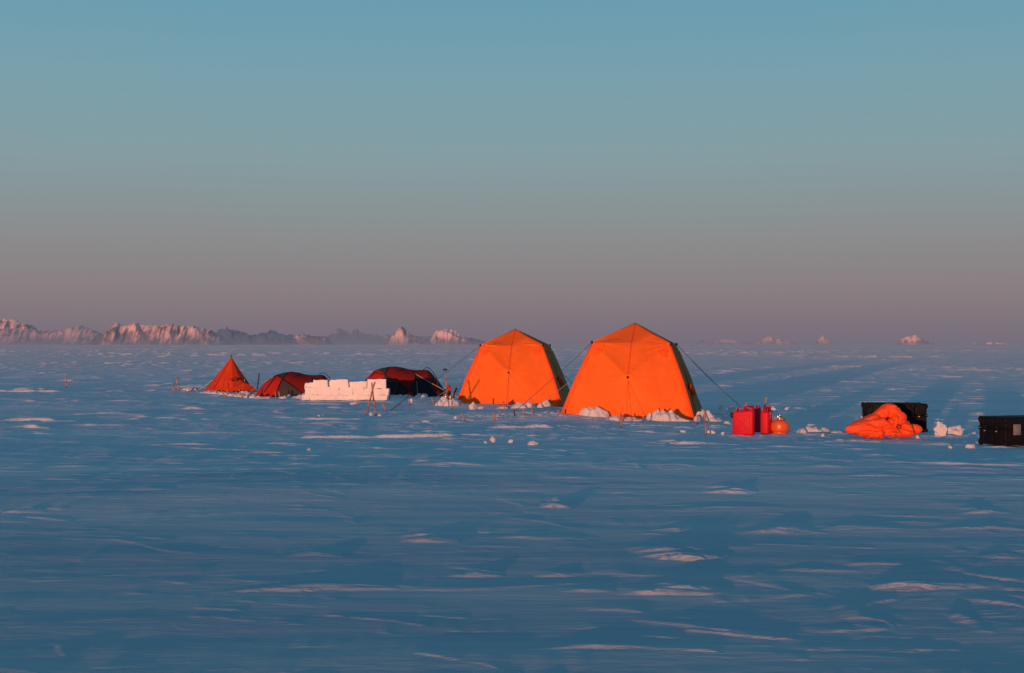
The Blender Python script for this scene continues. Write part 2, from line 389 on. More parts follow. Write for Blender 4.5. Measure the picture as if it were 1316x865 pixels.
class MB:
    def __init__(self):
        self.v = []; self.f = []

    def add(self, v, f):
        o = len(self.v)
        self.v += [tuple(p) for p in v]; self.f += [tuple(i + o for i in q) for q in f]
        return self

    def bm(self, bm, mtx=None):
        bm.verts.ensure_lookup_table()
        vs = [(mtx @ v.co) if mtx else v.co.copy() for v in bm.verts]
        bm.verts.index_update()
        self.add(vs, [[v.index for v in f.verts] for f in bm.faces])
        bm.free(); return self

    def box(self, c, s, bev=0.0, rot=None, seg=2):
        b = bmesh.new(); bmesh.ops.create_cube(b, size=1)
        bmesh.ops.scale(b, vec=s, verts=b.verts)
        if bev:
            bmesh.ops.bevel(b, geom=list(b.edges), offset=bev, segments=seg, profile=0.5, affect='EDGES')
        m = Matrix.Translation(c)
        if rot is not None:
            m = m @ rot
        return self.bm(b, m)

    def tube(self, pts, r, n=8, cap=True):
        pts = [Vector(p) for p in pts]; rs = r if isinstance(r, (list, tuple)) else [r] * len(pts)
        rings = []; up = None
        for i, p in enumerate(pts):
            t = (pts[min(i + 1, len(pts) - 1)] - pts[max(i - 1, 0)]).normalized()
            if up is None:
                up = Vector((0, 0, 1)) if abs(t.z) < 0.9 else Vector((1, 0, 0))
            a = (up - t * up.dot(t)).normalized(); b = t.cross(a); up = a
            rings.append([p + (a * math.cos(2 * math.pi * k / n) + b * math.sin(2 * math.pi * k / n)) * rs[i] for k in range(n)])
        v = [q for rg in rings for q in rg]; f = []
        for i in range(len(pts) - 1):
            for k in range(n):
                f.append((i * n + k, i * n + (k + 1) % n, (i + 1) * n + (k + 1) % n, (i + 1) * n + k))
        if cap:
            f.append(tuple(range(n - 1, -1, -1))); f.append(tuple((len(pts) - 1) * n + k for k in range(n)))
        return self.add(v, f)

    def lathe(self, prof, n=32, c=(0, 0, 0)):
        v = []; f = []
        for (r, z) in prof:
            for k in range(n):
                a = 2 * math.pi * k / n
                v.append((c[0] + r * math.cos(a), c[1] + r * math.sin(a), c[2] + z))
        for i in range(len(prof) - 1):
            for k in range(n):
                f.append((i * n + k, i * n + (k + 1) % n, (i + 1) * n + (k + 1) % n, (i + 1) * n + k))
        f.append(tuple(range(n - 1, -1, -1))); f.append(tuple((len(prof) - 1) * n + k for k in range(n)))
        return self.add(v, f)

    def build(self, name, m, parent=None, smooth=True, angle=None, loc=None):
        me = bpy.data.meshes.new(name); me.from_pydata(self.v, [], self.f); me.validate(); me.update()
        me.materials.append(m)
        o = bpy.data.objects.new(name, me); C.objects.link(o)
        if parent:
            o.parent = parent
        if loc is not None:
            o.location = loc
        if smooth:
            me.polygons.foreach_set('use_smooth', [True] * len(me.polygons))
            if angle:
                me.set_sharp_from_angle(angle=R(angle))
        return o


def strip(path, normal, w):
    """a flat tape following a path"""
    path = [Vector(p) for p in path]; v = []; f = []
    for i, p in enumerate(path):
        t = (path[min(i + 1, len(path) - 1)] - path[max(i - 1, 0)]).normalized()
        s = t.cross(Vector(normal)).normalized() * w / 2
        v += [p - s, p + s]
    for i in range(len(path) - 1):
        f.append((2 * i, 2 * i + 1, 2 * i + 3, 2 * i + 2))
    return v, f


# ------------------------------------------------------------------ ground sheet
def build_ground():
    f_ang = np.arange(-0.50, 0.5001, 1.9 / F)
    c_ang = np.linspace(0.5, 2 * math.pi - 0.5, 130)[1:-1]
    ang = np.concatenate([f_ang, c_ang])
    parts = [np.linspace(0.4, 4.3, 22)[:-1], EYE * F / np.arange(700, 262, -0.72)]
    d0 = parts[-1][-1]
    parts += [np.arange(d0 + 0.03, 20, 0.031), np.arange(20, 36, 0.037), np.arange(36, 56, 0.055), np.arange(56, 100, 0.10), np.arange(100, 200, 0.16), np.arange(200, 420, 0.4), np.arange(420, 900, 3.0)]
    parts.append(np.exp(np.linspace(math.log(900), math.log(60000.0), 260)))
    rr = np.concatenate(parts)
    nr, na = len(rr), len(ang)
    A, Rr = np.meshgrid(ang, rr)
    X = (Rr * np.sin(A)).ravel(); Y = (Rr * np.cos(A)).ravel()
    Z = np.empty_like(X)
    st = 400000
    for i in range(0, len(X), st):
        Z[i:i + st] = terrain(X[i:i + st], Y[i:i + st])
    co = np.stack([X, Y, Z], 1).astype(np.float32)
    idx = np.arange(nr * na).reshape(nr, na); nx = np.roll(idx, -1, axis=1)
    q = np.stack([idx[:-1], nx[:-1], nx[1:], idx[1:]], -1).reshape(-1, 4)[:, ::-1]
    nv = nr * na
    me = bpy.data.meshes.new('snow_ground')
    me.vertices.add(nv + 1)
    co = np.vstack([co, [[0, 0, 0]]]).astype(np.float32)
    me.vertices.foreach_set('co', co.ravel())
    tri = np.stack([idx[0], np.full(na, nv), np.roll(idx[0], -1)], 1)[:, ::-1]
    tri = tri[:, [0, 1, 2]]
    loops = np.concatenate([q.ravel(), tri.ravel()]).astype(np.int32)
    me.loops.add(len(loops)); me.loops.foreach_set('vertex_index', loops)
    npoly = len(q) + len(tri)
    me.polygons.add(npoly)
    ls = np.concatenate([np.arange(len(q)) * 4, len(q) * 4 + np.arange(len(tri)) * 3]).astype(np.int32)
    me.polygons.foreach_set('loop_start', ls)
    me.polygons.foreach_set('use_smooth', np.ones(npoly, bool))
    me.update(calc_edges=True)
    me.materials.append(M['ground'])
    o = bpy.data.objects.new('snow_ground', me); C.objects.link(o)
    tag(o, 'wind carved snow plain reaching to the horizon', kind='structure')
    return o


build_ground()


# ------------------------------------------------------------------ mountains
def mountain(name, pts, D, depth, seed, haze, snowcol, label, rough=1.0):
    """pts: silhouette (px, py) in the photograph; built as a relief standing at distance D"""
    s = D / F
    xs0 = [(p[0] - CX) * s for p in pts]; hs0 = [(444.5 - p[1]) * s for p in pts]
    w = xs0[-1] - xs0[0]
    nx = max(60, int(w / (0.7 * s))); ny = 64
    X = np.linspace(xs0[0], xs0[-1], nx); H = np.interp(X, xs0, hs0)
    hs = s * 28
    H = H + s * rough * (1.5 * per(X / (6 * s), X * 0 + seed, 3) + 1.1 * per(X / (2.6 * s), X * 0, seed) + 0.5 * per(X / (1.2 * s), X * 0, seed + 2)) * np.clip(H / (6 * s), 0, 1)
    yv = np.linspace(0, 1, ny)
    XX, YV = np.meshgrid(X, yv)
    HH = np.tile(H, (ny, 1))
    q = XX / s
    g = 1 - np.abs(per(q / 11 - 0.9 * YV, YV * 1.3 + q / 40, seed)) * 2
    g2 = 1 - np.abs(per(q / 4.5 - 1.3 * YV, YV * 2.6, seed + 1)) * 2
    prof = np.clip(YV / 0.62, 0, 1) ** 0.9 * np.where(YV > 0.62, 1 - ((YV - 0.62) / 0.38) ** 2, 1)
    mid = np.sin(np.clip(YV / 0.62, 0, 1) * math.pi)
    Z = HH * (prof + mid * rough * (0.20 * g + 0.10 * g2 - 0.06))
    Z = np.minimum(Z, HH)
    Z = np.where((YV <= 0.001) | (YV >= 0.999), -6.0, Z)
    depth = max(H) * depth
    Y = (YV - 0.62) * depth
    v = np.stack([XX.ravel(), Y.ravel(), Z.ravel()], 1)
    idx = np.arange(nx * ny).reshape(ny, nx)
    q = np.stack([idx[:-1, :-1], idx[:-1, 1:], idx[1:, 1:], idx[1:, :-1]], -1).reshape(-1, 4)
    mb = MB(); mb.v = [tuple(p) for p in v]; mb.f = [tuple(int(a) for a in r_) for r_ in q]
    o = mb.build(name, mountain_material(name + '_snow', haze, snowcol, s, float(max(hs0)), D), smooth=True)
    o.location = (0, D, 0)
    tag(o, label, kind='structure')
    return o


PK = (0.95, 0.72, 0.74); GR = (0.78, 0.62, 0.66)  # pinkish snow tint stands in for the reddened far sunlight
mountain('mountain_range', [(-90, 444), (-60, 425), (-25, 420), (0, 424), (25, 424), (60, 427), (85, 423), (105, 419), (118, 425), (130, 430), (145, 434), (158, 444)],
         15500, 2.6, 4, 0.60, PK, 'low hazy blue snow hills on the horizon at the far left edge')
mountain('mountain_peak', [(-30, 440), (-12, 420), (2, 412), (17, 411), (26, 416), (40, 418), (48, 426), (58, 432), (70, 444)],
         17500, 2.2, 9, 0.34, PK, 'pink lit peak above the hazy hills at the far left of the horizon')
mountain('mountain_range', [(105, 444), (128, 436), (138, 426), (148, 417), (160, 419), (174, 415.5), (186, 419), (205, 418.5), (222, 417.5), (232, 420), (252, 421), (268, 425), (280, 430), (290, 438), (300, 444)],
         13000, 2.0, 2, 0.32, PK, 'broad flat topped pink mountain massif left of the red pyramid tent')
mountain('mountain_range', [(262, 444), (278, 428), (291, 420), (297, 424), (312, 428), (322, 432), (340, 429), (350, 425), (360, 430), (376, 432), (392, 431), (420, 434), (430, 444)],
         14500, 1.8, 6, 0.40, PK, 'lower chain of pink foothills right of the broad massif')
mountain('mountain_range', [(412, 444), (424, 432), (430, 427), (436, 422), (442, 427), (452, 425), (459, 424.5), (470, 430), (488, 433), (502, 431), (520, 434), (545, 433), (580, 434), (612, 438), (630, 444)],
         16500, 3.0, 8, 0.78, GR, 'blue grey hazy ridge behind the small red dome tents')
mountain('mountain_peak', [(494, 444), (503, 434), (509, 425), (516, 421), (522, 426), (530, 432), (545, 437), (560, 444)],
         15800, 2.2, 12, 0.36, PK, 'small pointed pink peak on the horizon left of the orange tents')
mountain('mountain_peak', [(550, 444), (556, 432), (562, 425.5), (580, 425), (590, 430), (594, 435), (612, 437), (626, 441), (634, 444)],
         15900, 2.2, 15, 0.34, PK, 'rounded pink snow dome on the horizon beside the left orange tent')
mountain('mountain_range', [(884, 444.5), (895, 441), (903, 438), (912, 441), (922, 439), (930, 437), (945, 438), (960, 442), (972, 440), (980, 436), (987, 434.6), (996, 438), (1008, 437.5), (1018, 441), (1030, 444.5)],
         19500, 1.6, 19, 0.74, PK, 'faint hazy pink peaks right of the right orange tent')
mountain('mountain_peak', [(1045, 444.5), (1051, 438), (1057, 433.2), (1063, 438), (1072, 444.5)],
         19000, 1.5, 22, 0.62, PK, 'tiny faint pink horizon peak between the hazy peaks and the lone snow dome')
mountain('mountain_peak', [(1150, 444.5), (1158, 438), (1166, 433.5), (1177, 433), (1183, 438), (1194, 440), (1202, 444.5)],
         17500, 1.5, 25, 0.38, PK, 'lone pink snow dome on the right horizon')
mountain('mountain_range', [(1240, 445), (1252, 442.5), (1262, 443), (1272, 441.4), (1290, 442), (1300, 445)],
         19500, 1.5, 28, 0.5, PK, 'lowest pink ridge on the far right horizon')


# ------------------------------------------------------------------ big hub tents
def subdiv_tri(tris, n):
    v = []; f = []; key = {}

    def gi(p):
        k = (round(p.x, 5), round(p.y, 5), round(p.z, 5))
        if k not in key:
            key[k] = len(v); v.append(p)
        return key[k]
    for (a, b, c) in tris:
        g = {}
        for i in range(n + 1):
            for j in range(n + 1 - i):
                g[i, j] = gi(a + (b - a) * (i / n) + (c - a) * (j / n))
        for i in range(n):
            for j in range(n - i):
                f.append((g[i, j], g[i + 1, j], g[i, j + 1]))
                if i + j < n - 1:
                    f.append((g[i + 1, j], g[i + 1, j + 1], g[i, j + 1]))
    return v, f


def hub_tent(name, loc, rz, roll, label, seed):
    t = empty(name, loc, rz, 0, roll)
    tag(t, label, 'tent', 'orange pop-up hub tents')
    B, E_, ZE, ZA, ZB = 1.49, 0.87, 1.69, 2.15, -0.22
    BB = B + (B - E_) * (-ZB) / ZE
    hub = Vector((0, -(B - 0.55 * (B - E_)) - 0.34, 0.93))

    hub0 = hub

    def side(k, matl, pname):
        hub = hub0 if k == 0 else hub0 + Vector((0, 0.24, 0))
        P = dict(BL=Vector((-BB, -BB, ZB)), BR=Vector((BB, -BB, ZB)), FL=Vector((-E_, -E_, ZE)), FR=Vector((E_, -E_, ZE)),
                 A=Vector((0, 0, ZA)), H=hub, E=Vector((0, -0.86, 1.68)), QL=Vector((-0.42, -0.60, 1.81 if k == 0 else 1.83)), QR=Vector((0.44, -0.62, 1.91 if k == 0 else 1.83)), Mi=Vector((0, -BB - 0.02, ZB)),
                 SL=Vector((-(B + E_) / 2 - 0.035, -(B + E_) / 2 - 0.035, ZE / 2)), SR=Vector(((B + E_) / 2 + 0.035, -(B + E_) / 2 - 0.035, ZE / 2)))
        tr = [('A', 'FL', 'QL'), ('A', 'QL', 'E'), ('QL', 'FL', 'E'), ('A', 'E', 'QR'), ('A', 'QR', 'FR'), ('QR', 'E', 'FR'), ('E', 'FL', 'H'), ('E', 'H', 'FR'), ('FL', 'SL', 'H'), ('SL', 'BL', 'H'), ('H', 'BL', 'Mi'),
              ('H', 'Mi', 'BR'), ('H', 'BR', 'SR'), ('FR', 'H', 'SR')]
        v, f = subdiv_tri([[P[i] for i in q] for q in tr], 22)
        # which vertices sit on the outline of this side
        def outl(p):
            w = min(abs(abs(p.x) - abs(p.y)), 1)
            return w
        nb = [set() for _ in v]
        for q in f:
            for i in range(3):
                nb[q[i]].add(q[i - 1]); nb[q[i - 1]].add(q[i])
        edge_cnt = {}
        for q in f:
            for i in range(3):
                e = tuple(sorted((q[i], q[i - 1]))); edge_cnt[e] = edge_cnt.get(e, 0) + 1
        bd = set(i for e, c in edge_cnt.items() if c == 1 for i in e)
        hi = min(range(len(v)), key=lambda i: (v[i] - hub).length)
        bd.add(hi)
        for i, p in enumerate(v):      # the stiff left eave stays creased
            a_, b_ = P['FL'], P['E']
            tt = (p - a_).dot(b_ - a_) / (b_ - a_).length_squared
            if k == 0 and -0.01 < tt < 0.96 and (p - (a_ + (b_ - a_) * tt)).length < 1e-3:
                bd.add(i)
            if k == 0 and (p - P['QL']).length < 1e-3:
                bd.add(i)
        for _ in range(7):      # relax the cloth between poles and hub
            nv = []
            for i, p in enumerate(v):
                if i in bd:
                    nv.append(p); continue
                s = Vector((0, 0, 0))
                for j in nb[i]:
                    s += v[j]
                nv.append(p.lerp(s / len(nb[i]), 0.55))
            v = nv
        cor = [(P['FL'], 1.0), (P['FR'], 1.0), (hub, 1.15)]
        out = []
        for i, p in enumerate(v):
            d = 0.0
            if i not in bd:
                for c, k_ in cor:
                    q = p - c; r = q.length
                    a = math.atan2(q.z, q.x)
                    d += 0.034 * k_ * math.exp(-((r - 0.16) / 0.30) ** 2) * mn.noise(Vector((a * 7.0, r * 0.8, seed + k_)))
                # tension folds from the eaves to the hub
                for c in (P['FL'], P['FR']):
                    ab = hub - c; tt = max(0, min(1, (p - c).dot(ab) / ab.length_squared)); dist = (p - (c + ab * tt)).length
                    d += (0.030 if c.x < 0 else 0.018) * math.exp(-(dist / 0.07) ** 2) * (0.3 + 0.7 * tt)
                d += 0.022 * mn.noise(Vector((p.x * 1.7, p.z * 1.3, seed * 3.1))) + 0.008 * mn.noise(Vector((p.x * 4, p.z * 4, seed)))
                if p.z < 0.5:
                    d += 0.012 * (0.5 - p.z) * mn.noise(Vector((p.x * 7, p.z * 1.5, seed + 8)))
            out.append(p + Vector((0, -d, 0)))
        rot = Matrix.Rotation(k * math.pi / 2, 3, 'Z')
        mb = MB(); mb.add([rot @ p for p in out], f)
        return mb.build(pname, matl, t), out, rot, hi
    fr, fv, _, hi = side(0, M['orange'], 'front_panel')
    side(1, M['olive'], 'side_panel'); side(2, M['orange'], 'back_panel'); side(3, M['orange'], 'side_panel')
    # seam tape down the middle of the front, set on the cloth
    col = sorted([p for p in fv if abs(p.x) < 0.022], key=lambda p: -p.z)
    up = [p + Vector((0, -0.006, 0.003)) for p in col if p.z > hub.z + 0.02][::2]
    dn = [p + Vector((0, -0.006, 0)) for p in col if p.z < hub.z - 0.03 and p.z > 0.0][::2]
    m1 = MB(); m1.add(*strip([Vector((0, p.y, p.z)) for p in up], (0, -1, 0), 0.026))
    m1.build('seam', M['seam'], t)
    m1 = MB(); m1.add(*strip([Vector((0.004 * math.sin(p.z * 9), p.y, p.z)) for p in dn], (0, -1, 0), 0.016))
    m1.build('seam', M['seam'], t)
    # piping along the front corner poles and the roof ridges
    for sx in (-1, 1):
        pts = [Vector((sx * BB, -BB, ZB)), Vector((sx * ((B + E_) / 2 + 0.035), -(B + E_) / 2 - 0.035, ZE / 2)), Vector((sx * E_, -E_, ZE))]
        MB().tube(pts, 0.011, 6).build('corner_piping', M['seam'], t)
        pts = [Vector((sx * E_, -E_, ZE)), Vector((0, 0, ZA))]
        MB().tube(pts, 0.010, 6).build('roof_piping', M['seam'], t)
    # sewn sleeves over the front corner poles and round reinforcements at the eaves
    def on_front(x, z):
        i = min(range(len(fv)), key=lambda j: (fv[j].x - x) ** 2 + (fv[j].z - z) ** 2)
        return fv[i].y
    for sx in (-1, 1):
        v = []; f = []
        for i in range(21):
            z = 0.0 + (ZE - 0.03) * i / 20
            h = B - (B - E_) * z / ZE + 0.07 * math.sin(math.pi * z / ZE) * 0.5
            for j in range(4):
                x = sx * (h - 0.012 - 0.075 * j / 3)
                v.append(Vector((x, on_front(x, z) - 0.014 - 0.006 * math.sin(j * 1.05), z)))
        for i in range(20):
            for j in range(3):
                f.append((i * 4 + j, i * 4 + j + 1, (i + 1) * 4 + j + 1, (i + 1) * 4 + j))
        MB().add(v, f).build('pole_sleeve', M['sleeve'], t)
        v = [Vector((sx * (E_ - 0.03), on_front(sx * (E_ - 0.03), ZE - 0.06) - 0.014, ZE - 0.06))]; f = []
        for i in range(13):
            a = math.pi + math.pi * 0.5 * i / 12 if sx > 0 else 1.5 * math.pi + math.pi * 0.5 * i / 12
            for rr_ in (0.12, 0.24):
                x = sx * (E_ - 0.03) + rr_ * math.cos(a); z = ZE - 0.06 + rr_ * math.sin(a)
                v.append(Vector((x, on_front(x, z) - 0.014, z)))
        for i in range(12):
            f.append((0, 1 + 2 * i, 3 + 2 * i)); f.append((1 + 2 * i, 2 + 2 * i, 4 + 2 * i, 3 + 2 * i))
        MB().add(v, f).build('corner_patch', M['sleeve'], t)
    # black hub toggles and corner caps
    MB().lathe([(0.004, -0.03), (0.022, -0.02), (0.026, 0.0), (0.020, 0.025), (0.004, 0.03)], 12, (0.0, hub.y - 0.02, hub.z)).build('hub_toggle', M['black'], t)
    for sx in (-1, 1):
        for sy in (-1, 1):
            MB().tube([(sx * (E_ - 0.02), sy * (E_ - 0.02), ZE - 0.05), (sx * (E_ + 0.022), sy * (E_ + 0.022), ZE - 0.012), (sx * (E_ + 0.02), sy * (E_ + 0.02), ZE + 0.025)], [0.02, 0.03, 0.018], 8).build('corner_cap', M['black'], t)
    # rolled door on the right side: zip line, tie and rain skirt with raised hem
    def sp(u, z, out=0.0):   # point on the right side, u along depth
        h = B - (B - E_) * z / ZE
        bul = 0.12 * max(0, 1 - abs(u)) * max(0, 1 - abs(z - 0.93) / 0.93)
        return Vector((h + bul + out, u * h, z))
    zp = [sp(-0.62 + 0.25 * z, z, 0.012) for z in np.linspace(0.05, 1.5, 20)]
    MB().tube(zp, 0.013, 6).build('door_zip', M['black'], t)
    v = []; f = []
    for i in range(13):
        for j in range(9):
            z = 0.18 + 1.35 * i / 12; u = -0.5 + 1.5 * j / 8
            v.append(sp(u, z, 0.03 + 0.012 * math.sin(j * 2.1 + i * 0.4) + 0.05 * (1 - i / 12) * (j / 8)))
    for i in range(12):
        for j in range(8):
            f.append((i * 9 + j, i * 9 + j + 1, (i + 1) * 9 + j + 1, (i + 1) * 9 + j))
    MB().add(v, f).build('door_flap', M['olive'], t)
    mb = MB()
    for q in range(3):
        c = sp(-0.55 + 0.12 * q, 0.72 - 0.06 * q, 0.05)
        b = bmesh.new(); bmesh.ops.create_icosphere(b, subdivisions=3, radius=1)
        for w in b.verts:
            w.co = w.co * (1 + 0.35 * mn.noise(w.co * 1.9 + Vector((q, seed, 0))))
            w.co = Vector((w.co.x * 0.05, w.co.y * 0.10, w.co.z * 0.085))
        mb.bm(b, Matrix.Translation(c))
    mb.build('door_tie', M['redorange'], t)
    # dark hem along the foot
    mb = MB()
    for sx in (0,):
        mb.tube([(-B - 0.01, -B - 0.012, 0.02), (0, -B - 0.02, 0.0), (B + 0.01, -B - 0.012, 0.02)], 0.013, 6)
    mb.build('hem', M['hem'], t)
    return t


def local(t, p):
    bpy.context.view_layer.update()
    return t.matrix_world.inverted() @ Vector(p)


def guy(t, a, b, m, r=0.0065, sag=0.03, name='guy_line'):
    """a, b in world coordinates"""
    a = Vector(a); b = Vector(b)
    inv = t.matrix_world.inverted()
    pts = []
    for i in range(11):
        k = i / 10; p = a.lerp(b, k); p.z -= sag * 4 * k * (1 - k)
        pts.append(inv @ p)
    return MB().tube(pts, r, 5).build(name, m, t)


LT = hub_tent('hub_tent', (0.11, 40.9, -0.05), -R(8), 0.0, 'left one of the two big glowing orange tents, crossed pole shadow on its front', 3)
RT = hub_tent('hub_tent', (2.80, 32.8, 0.0), -R(10.5), R(1.3), 'right one of the two big glowing orange tents, nearer and larger', 7)
bpy.context.view_layer.update()


def tp(t, x, y, z):
    return t.matrix_world @ Vector((x, y, z))


E0 = 0.88
guy(LT, tp(LT, -E0, -E0, 1.69), hit(548, 497), M['redcord'])
guy(LT, tp(LT, -1.25, 0.0, 0.95), hit(577, 516), M['redcord'])
guy(LT, tp(LT, -1.35, -0.9, 0.75), hit(542, 521), M['palecord'], 0.006)
guy(LT, tp(LT, 1.3, 0.0, 0.95), hit(744, 500), M['redcord'])
guy(LT, tp(LT, 0, -1.40, 0.93), hit(650, 525), M['redcord'], 0.004)
guy(RT, tp(RT, -E0, -E0, 1.69), hit(651, 538), M['cord'], 0.0055)
guy(RT, tp(RT, -1.28, 0.0, 0.95), hit(690, 521), M['palecord'], 0.006)
guy(RT, tp(RT, E0, E0, 1.69), hit(956, 527), M['cord'], 0.0055)
guy(RT, tp(RT, 1.3, 0.2, 1.3), hit(949, 519), M['cord'], 0.005)
guy(RT, tp(RT, 0, -1.40, 0.93), hit(812, 541), M['redcord'], 0.004)


# ------------------------------------------------------------------ pyramid tent
def pyramid_tent():
    b = hit(297, 503.5); D = b.y; s = D / F
    t = empty('pyramid_tent', (b.x, b.y, b.z)); tag(t, 'red orange pyramid tent with one pointed top, leftmost tent of the camp', 'tent')
    # foot ring (x, y) in metres, seen from above, starting at the left flare and going round in front
    ring = [(-1.10, 0.30), (-0.95, -0.15), (-0.55, -0.62), (0.0, -0.80), (0.22, -0.80), (0.62, -0.50), (0.86, 0.05), (0.55, 0.7), (-0.1, 0.95), (-0.75, 0.75)]
    top = Vector((0.01, 0.0, 45.5 * s))
    n = len(ring); rows = 22; sub = 6; v = []; f = []
    tot = n * sub
    for i in range(rows + 1):
        k = i / rows
        for q in range(tot):
            a = q // sub; fr = (q % sub) / sub
            p0 = Vector((*ring[a], 0)); p1 = Vector((*ring[(a + 1) % n], 0))
            p = p0.lerp(p1, fr)
            c = 1 - k
            flare = c ** 1.12
            sag = 0.012 * math.sin(fr * math.pi) * math.sin(k * math.pi)
            w = p * flare * (1 - sag) + top * k
            w.z = top.z * k - 0.1 * (1 - k) ** 6
            w += Vector((1, 1, 0)) * 0.014 * mn.noise(Vector((p.x * 3, p.y * 3, k * 2.5))) * (1 - k)
            v.append(w)
    for i in range(rows):
        for q in range(tot):
            f.append((i * tot + q, i * tot + (q + 1) % tot, (i + 1) * tot + (q + 1) % tot, (i + 1) * tot + q))
    MB().add(v, f).build('canopy', M['redorange'], t)
    MB().tube([top + Vector((0, 0, -0.05)), top + Vector((0, 0, 0.05))], [0.03, 0.016], 8).build('pole_tip', M['hem'], t)
    for (a, col) in ((2, 'hem'), (3, 'seam')):
        p0 = Vector((*ring[a], 0)) * 1.004
        pts = []
        for i in range(2, 22):
            k = i / 22; p = p0 * (1 - k) ** 1.12 + top * k; p.z = top.z * k
            pts.append(p * 1.0 + Vector((0, -0.012, 0)))
        MB().add(*strip(pts, (0, -1, 0.3), 0.015)).build('seam', M[col], t)
    # low entrance sleeve at the right front, in its own shade
    mb = MB(); v = []; f = []
    pts = [(0.02, -0.83, 0.0), (0.30, -0.66, 0.20), (0.55, -0.47, 0.32), (0.80, -0.33, 0.22), (1.00, -0.25, 0.0)]
    bk = [(0.02, -0.55, 0.02), (0.28, -0.36, 0.27), (0.42, -0.24, 0.40), (0.60, -0.1, 0.28), (0.80, 0.0, 0.0)]
    for a, c in zip(pts, bk):
        v += [Vector(a), Vector(c)]
    for i in range(4):
        f.append((2 * i, 2 * i + 2, 2 * i + 3, 2 * i + 1))
    v.append(Vector((0.58, -0.68, -0.03))); k = len(v) - 1
    for i in range(4):
        f.append((2 * i, k, 2 * i + 2))
    MB().add(v, f).build('entrance_sleeve', M['redorange'], t, smooth=False)
    # printed black lettering, too small to read: a curved row of marks over a solid emblem
    mb = MB(); rnd = random.Random(4)

    def surf(x, z):
        k = z / top.z
        return -0.80 * (1 - k) ** 1.12 + 0.62 * max(0, x - 0.20 * (1 - k)) - 0.016
    for i in range(9):
        x = 0.06 + 0.045 * i; z = 0.445 + 0.05 * math.sin(i / 8 * math.pi)
        mb.box((x, surf(x, z), z), (0.022, 0.006, 0.028 + 0.01 * rnd.random()), 0, Matrix.Rotation(R(30), 4, 'Z') if x > 0.15 else None)
    for i in range(14):
        x = 0.12 + 0.2 * rnd.random(); z = 0.38 + 0.05 * rnd.random()
        mb.box((x, surf(x, z) - 0.002 * i / 14, z), (0.05, 0.006, 0.018), 0, Matrix.Rotation(R(30), 4, 'Z'))
    for i in range(5):
        x = 0.30 + 0.03 * i; z = 0.45 + 0.02 * (i % 2)
        mb.box((x, surf(x, z), z), (0.05, 0.006, 0.035), 0, Matrix.Rotation(R(32), 4, 'Z'))
    mb.build('lettering', M['logo'], t, smooth=False)
    bpy.context.view_layer.update()
    guy(t, t.matrix_world @ Vector((-0.55, -0.35, 0.42)), hit(253, 503), M['palecord'], 0.010, 0.0)
    guy(t, t.matrix_world @ Vector((0.52, -0.3, 0.45)), hit(316, 503.5), M['palecord'], 0.008, 0.0)
    guy(t, t.matrix_world @ Vector((-0.1, -0.5, 0.55)), hit(285, 505), M['redcord'], 0.005, 0.0)
    return t


pyramid_tent()


# ------------------------------------------------------------------ low dome tents
def inpoly(x, y, P):
    c = False; n = len(P)
    for i in range(n):
        x1, y1 = P[i]; x2, y2 = P[i - 1]
        if (y1 > y) != (y2 > y) and x < (x2 - x1) * (y - y1) / (y2 - y1) + x1:
            c = not c
    return c


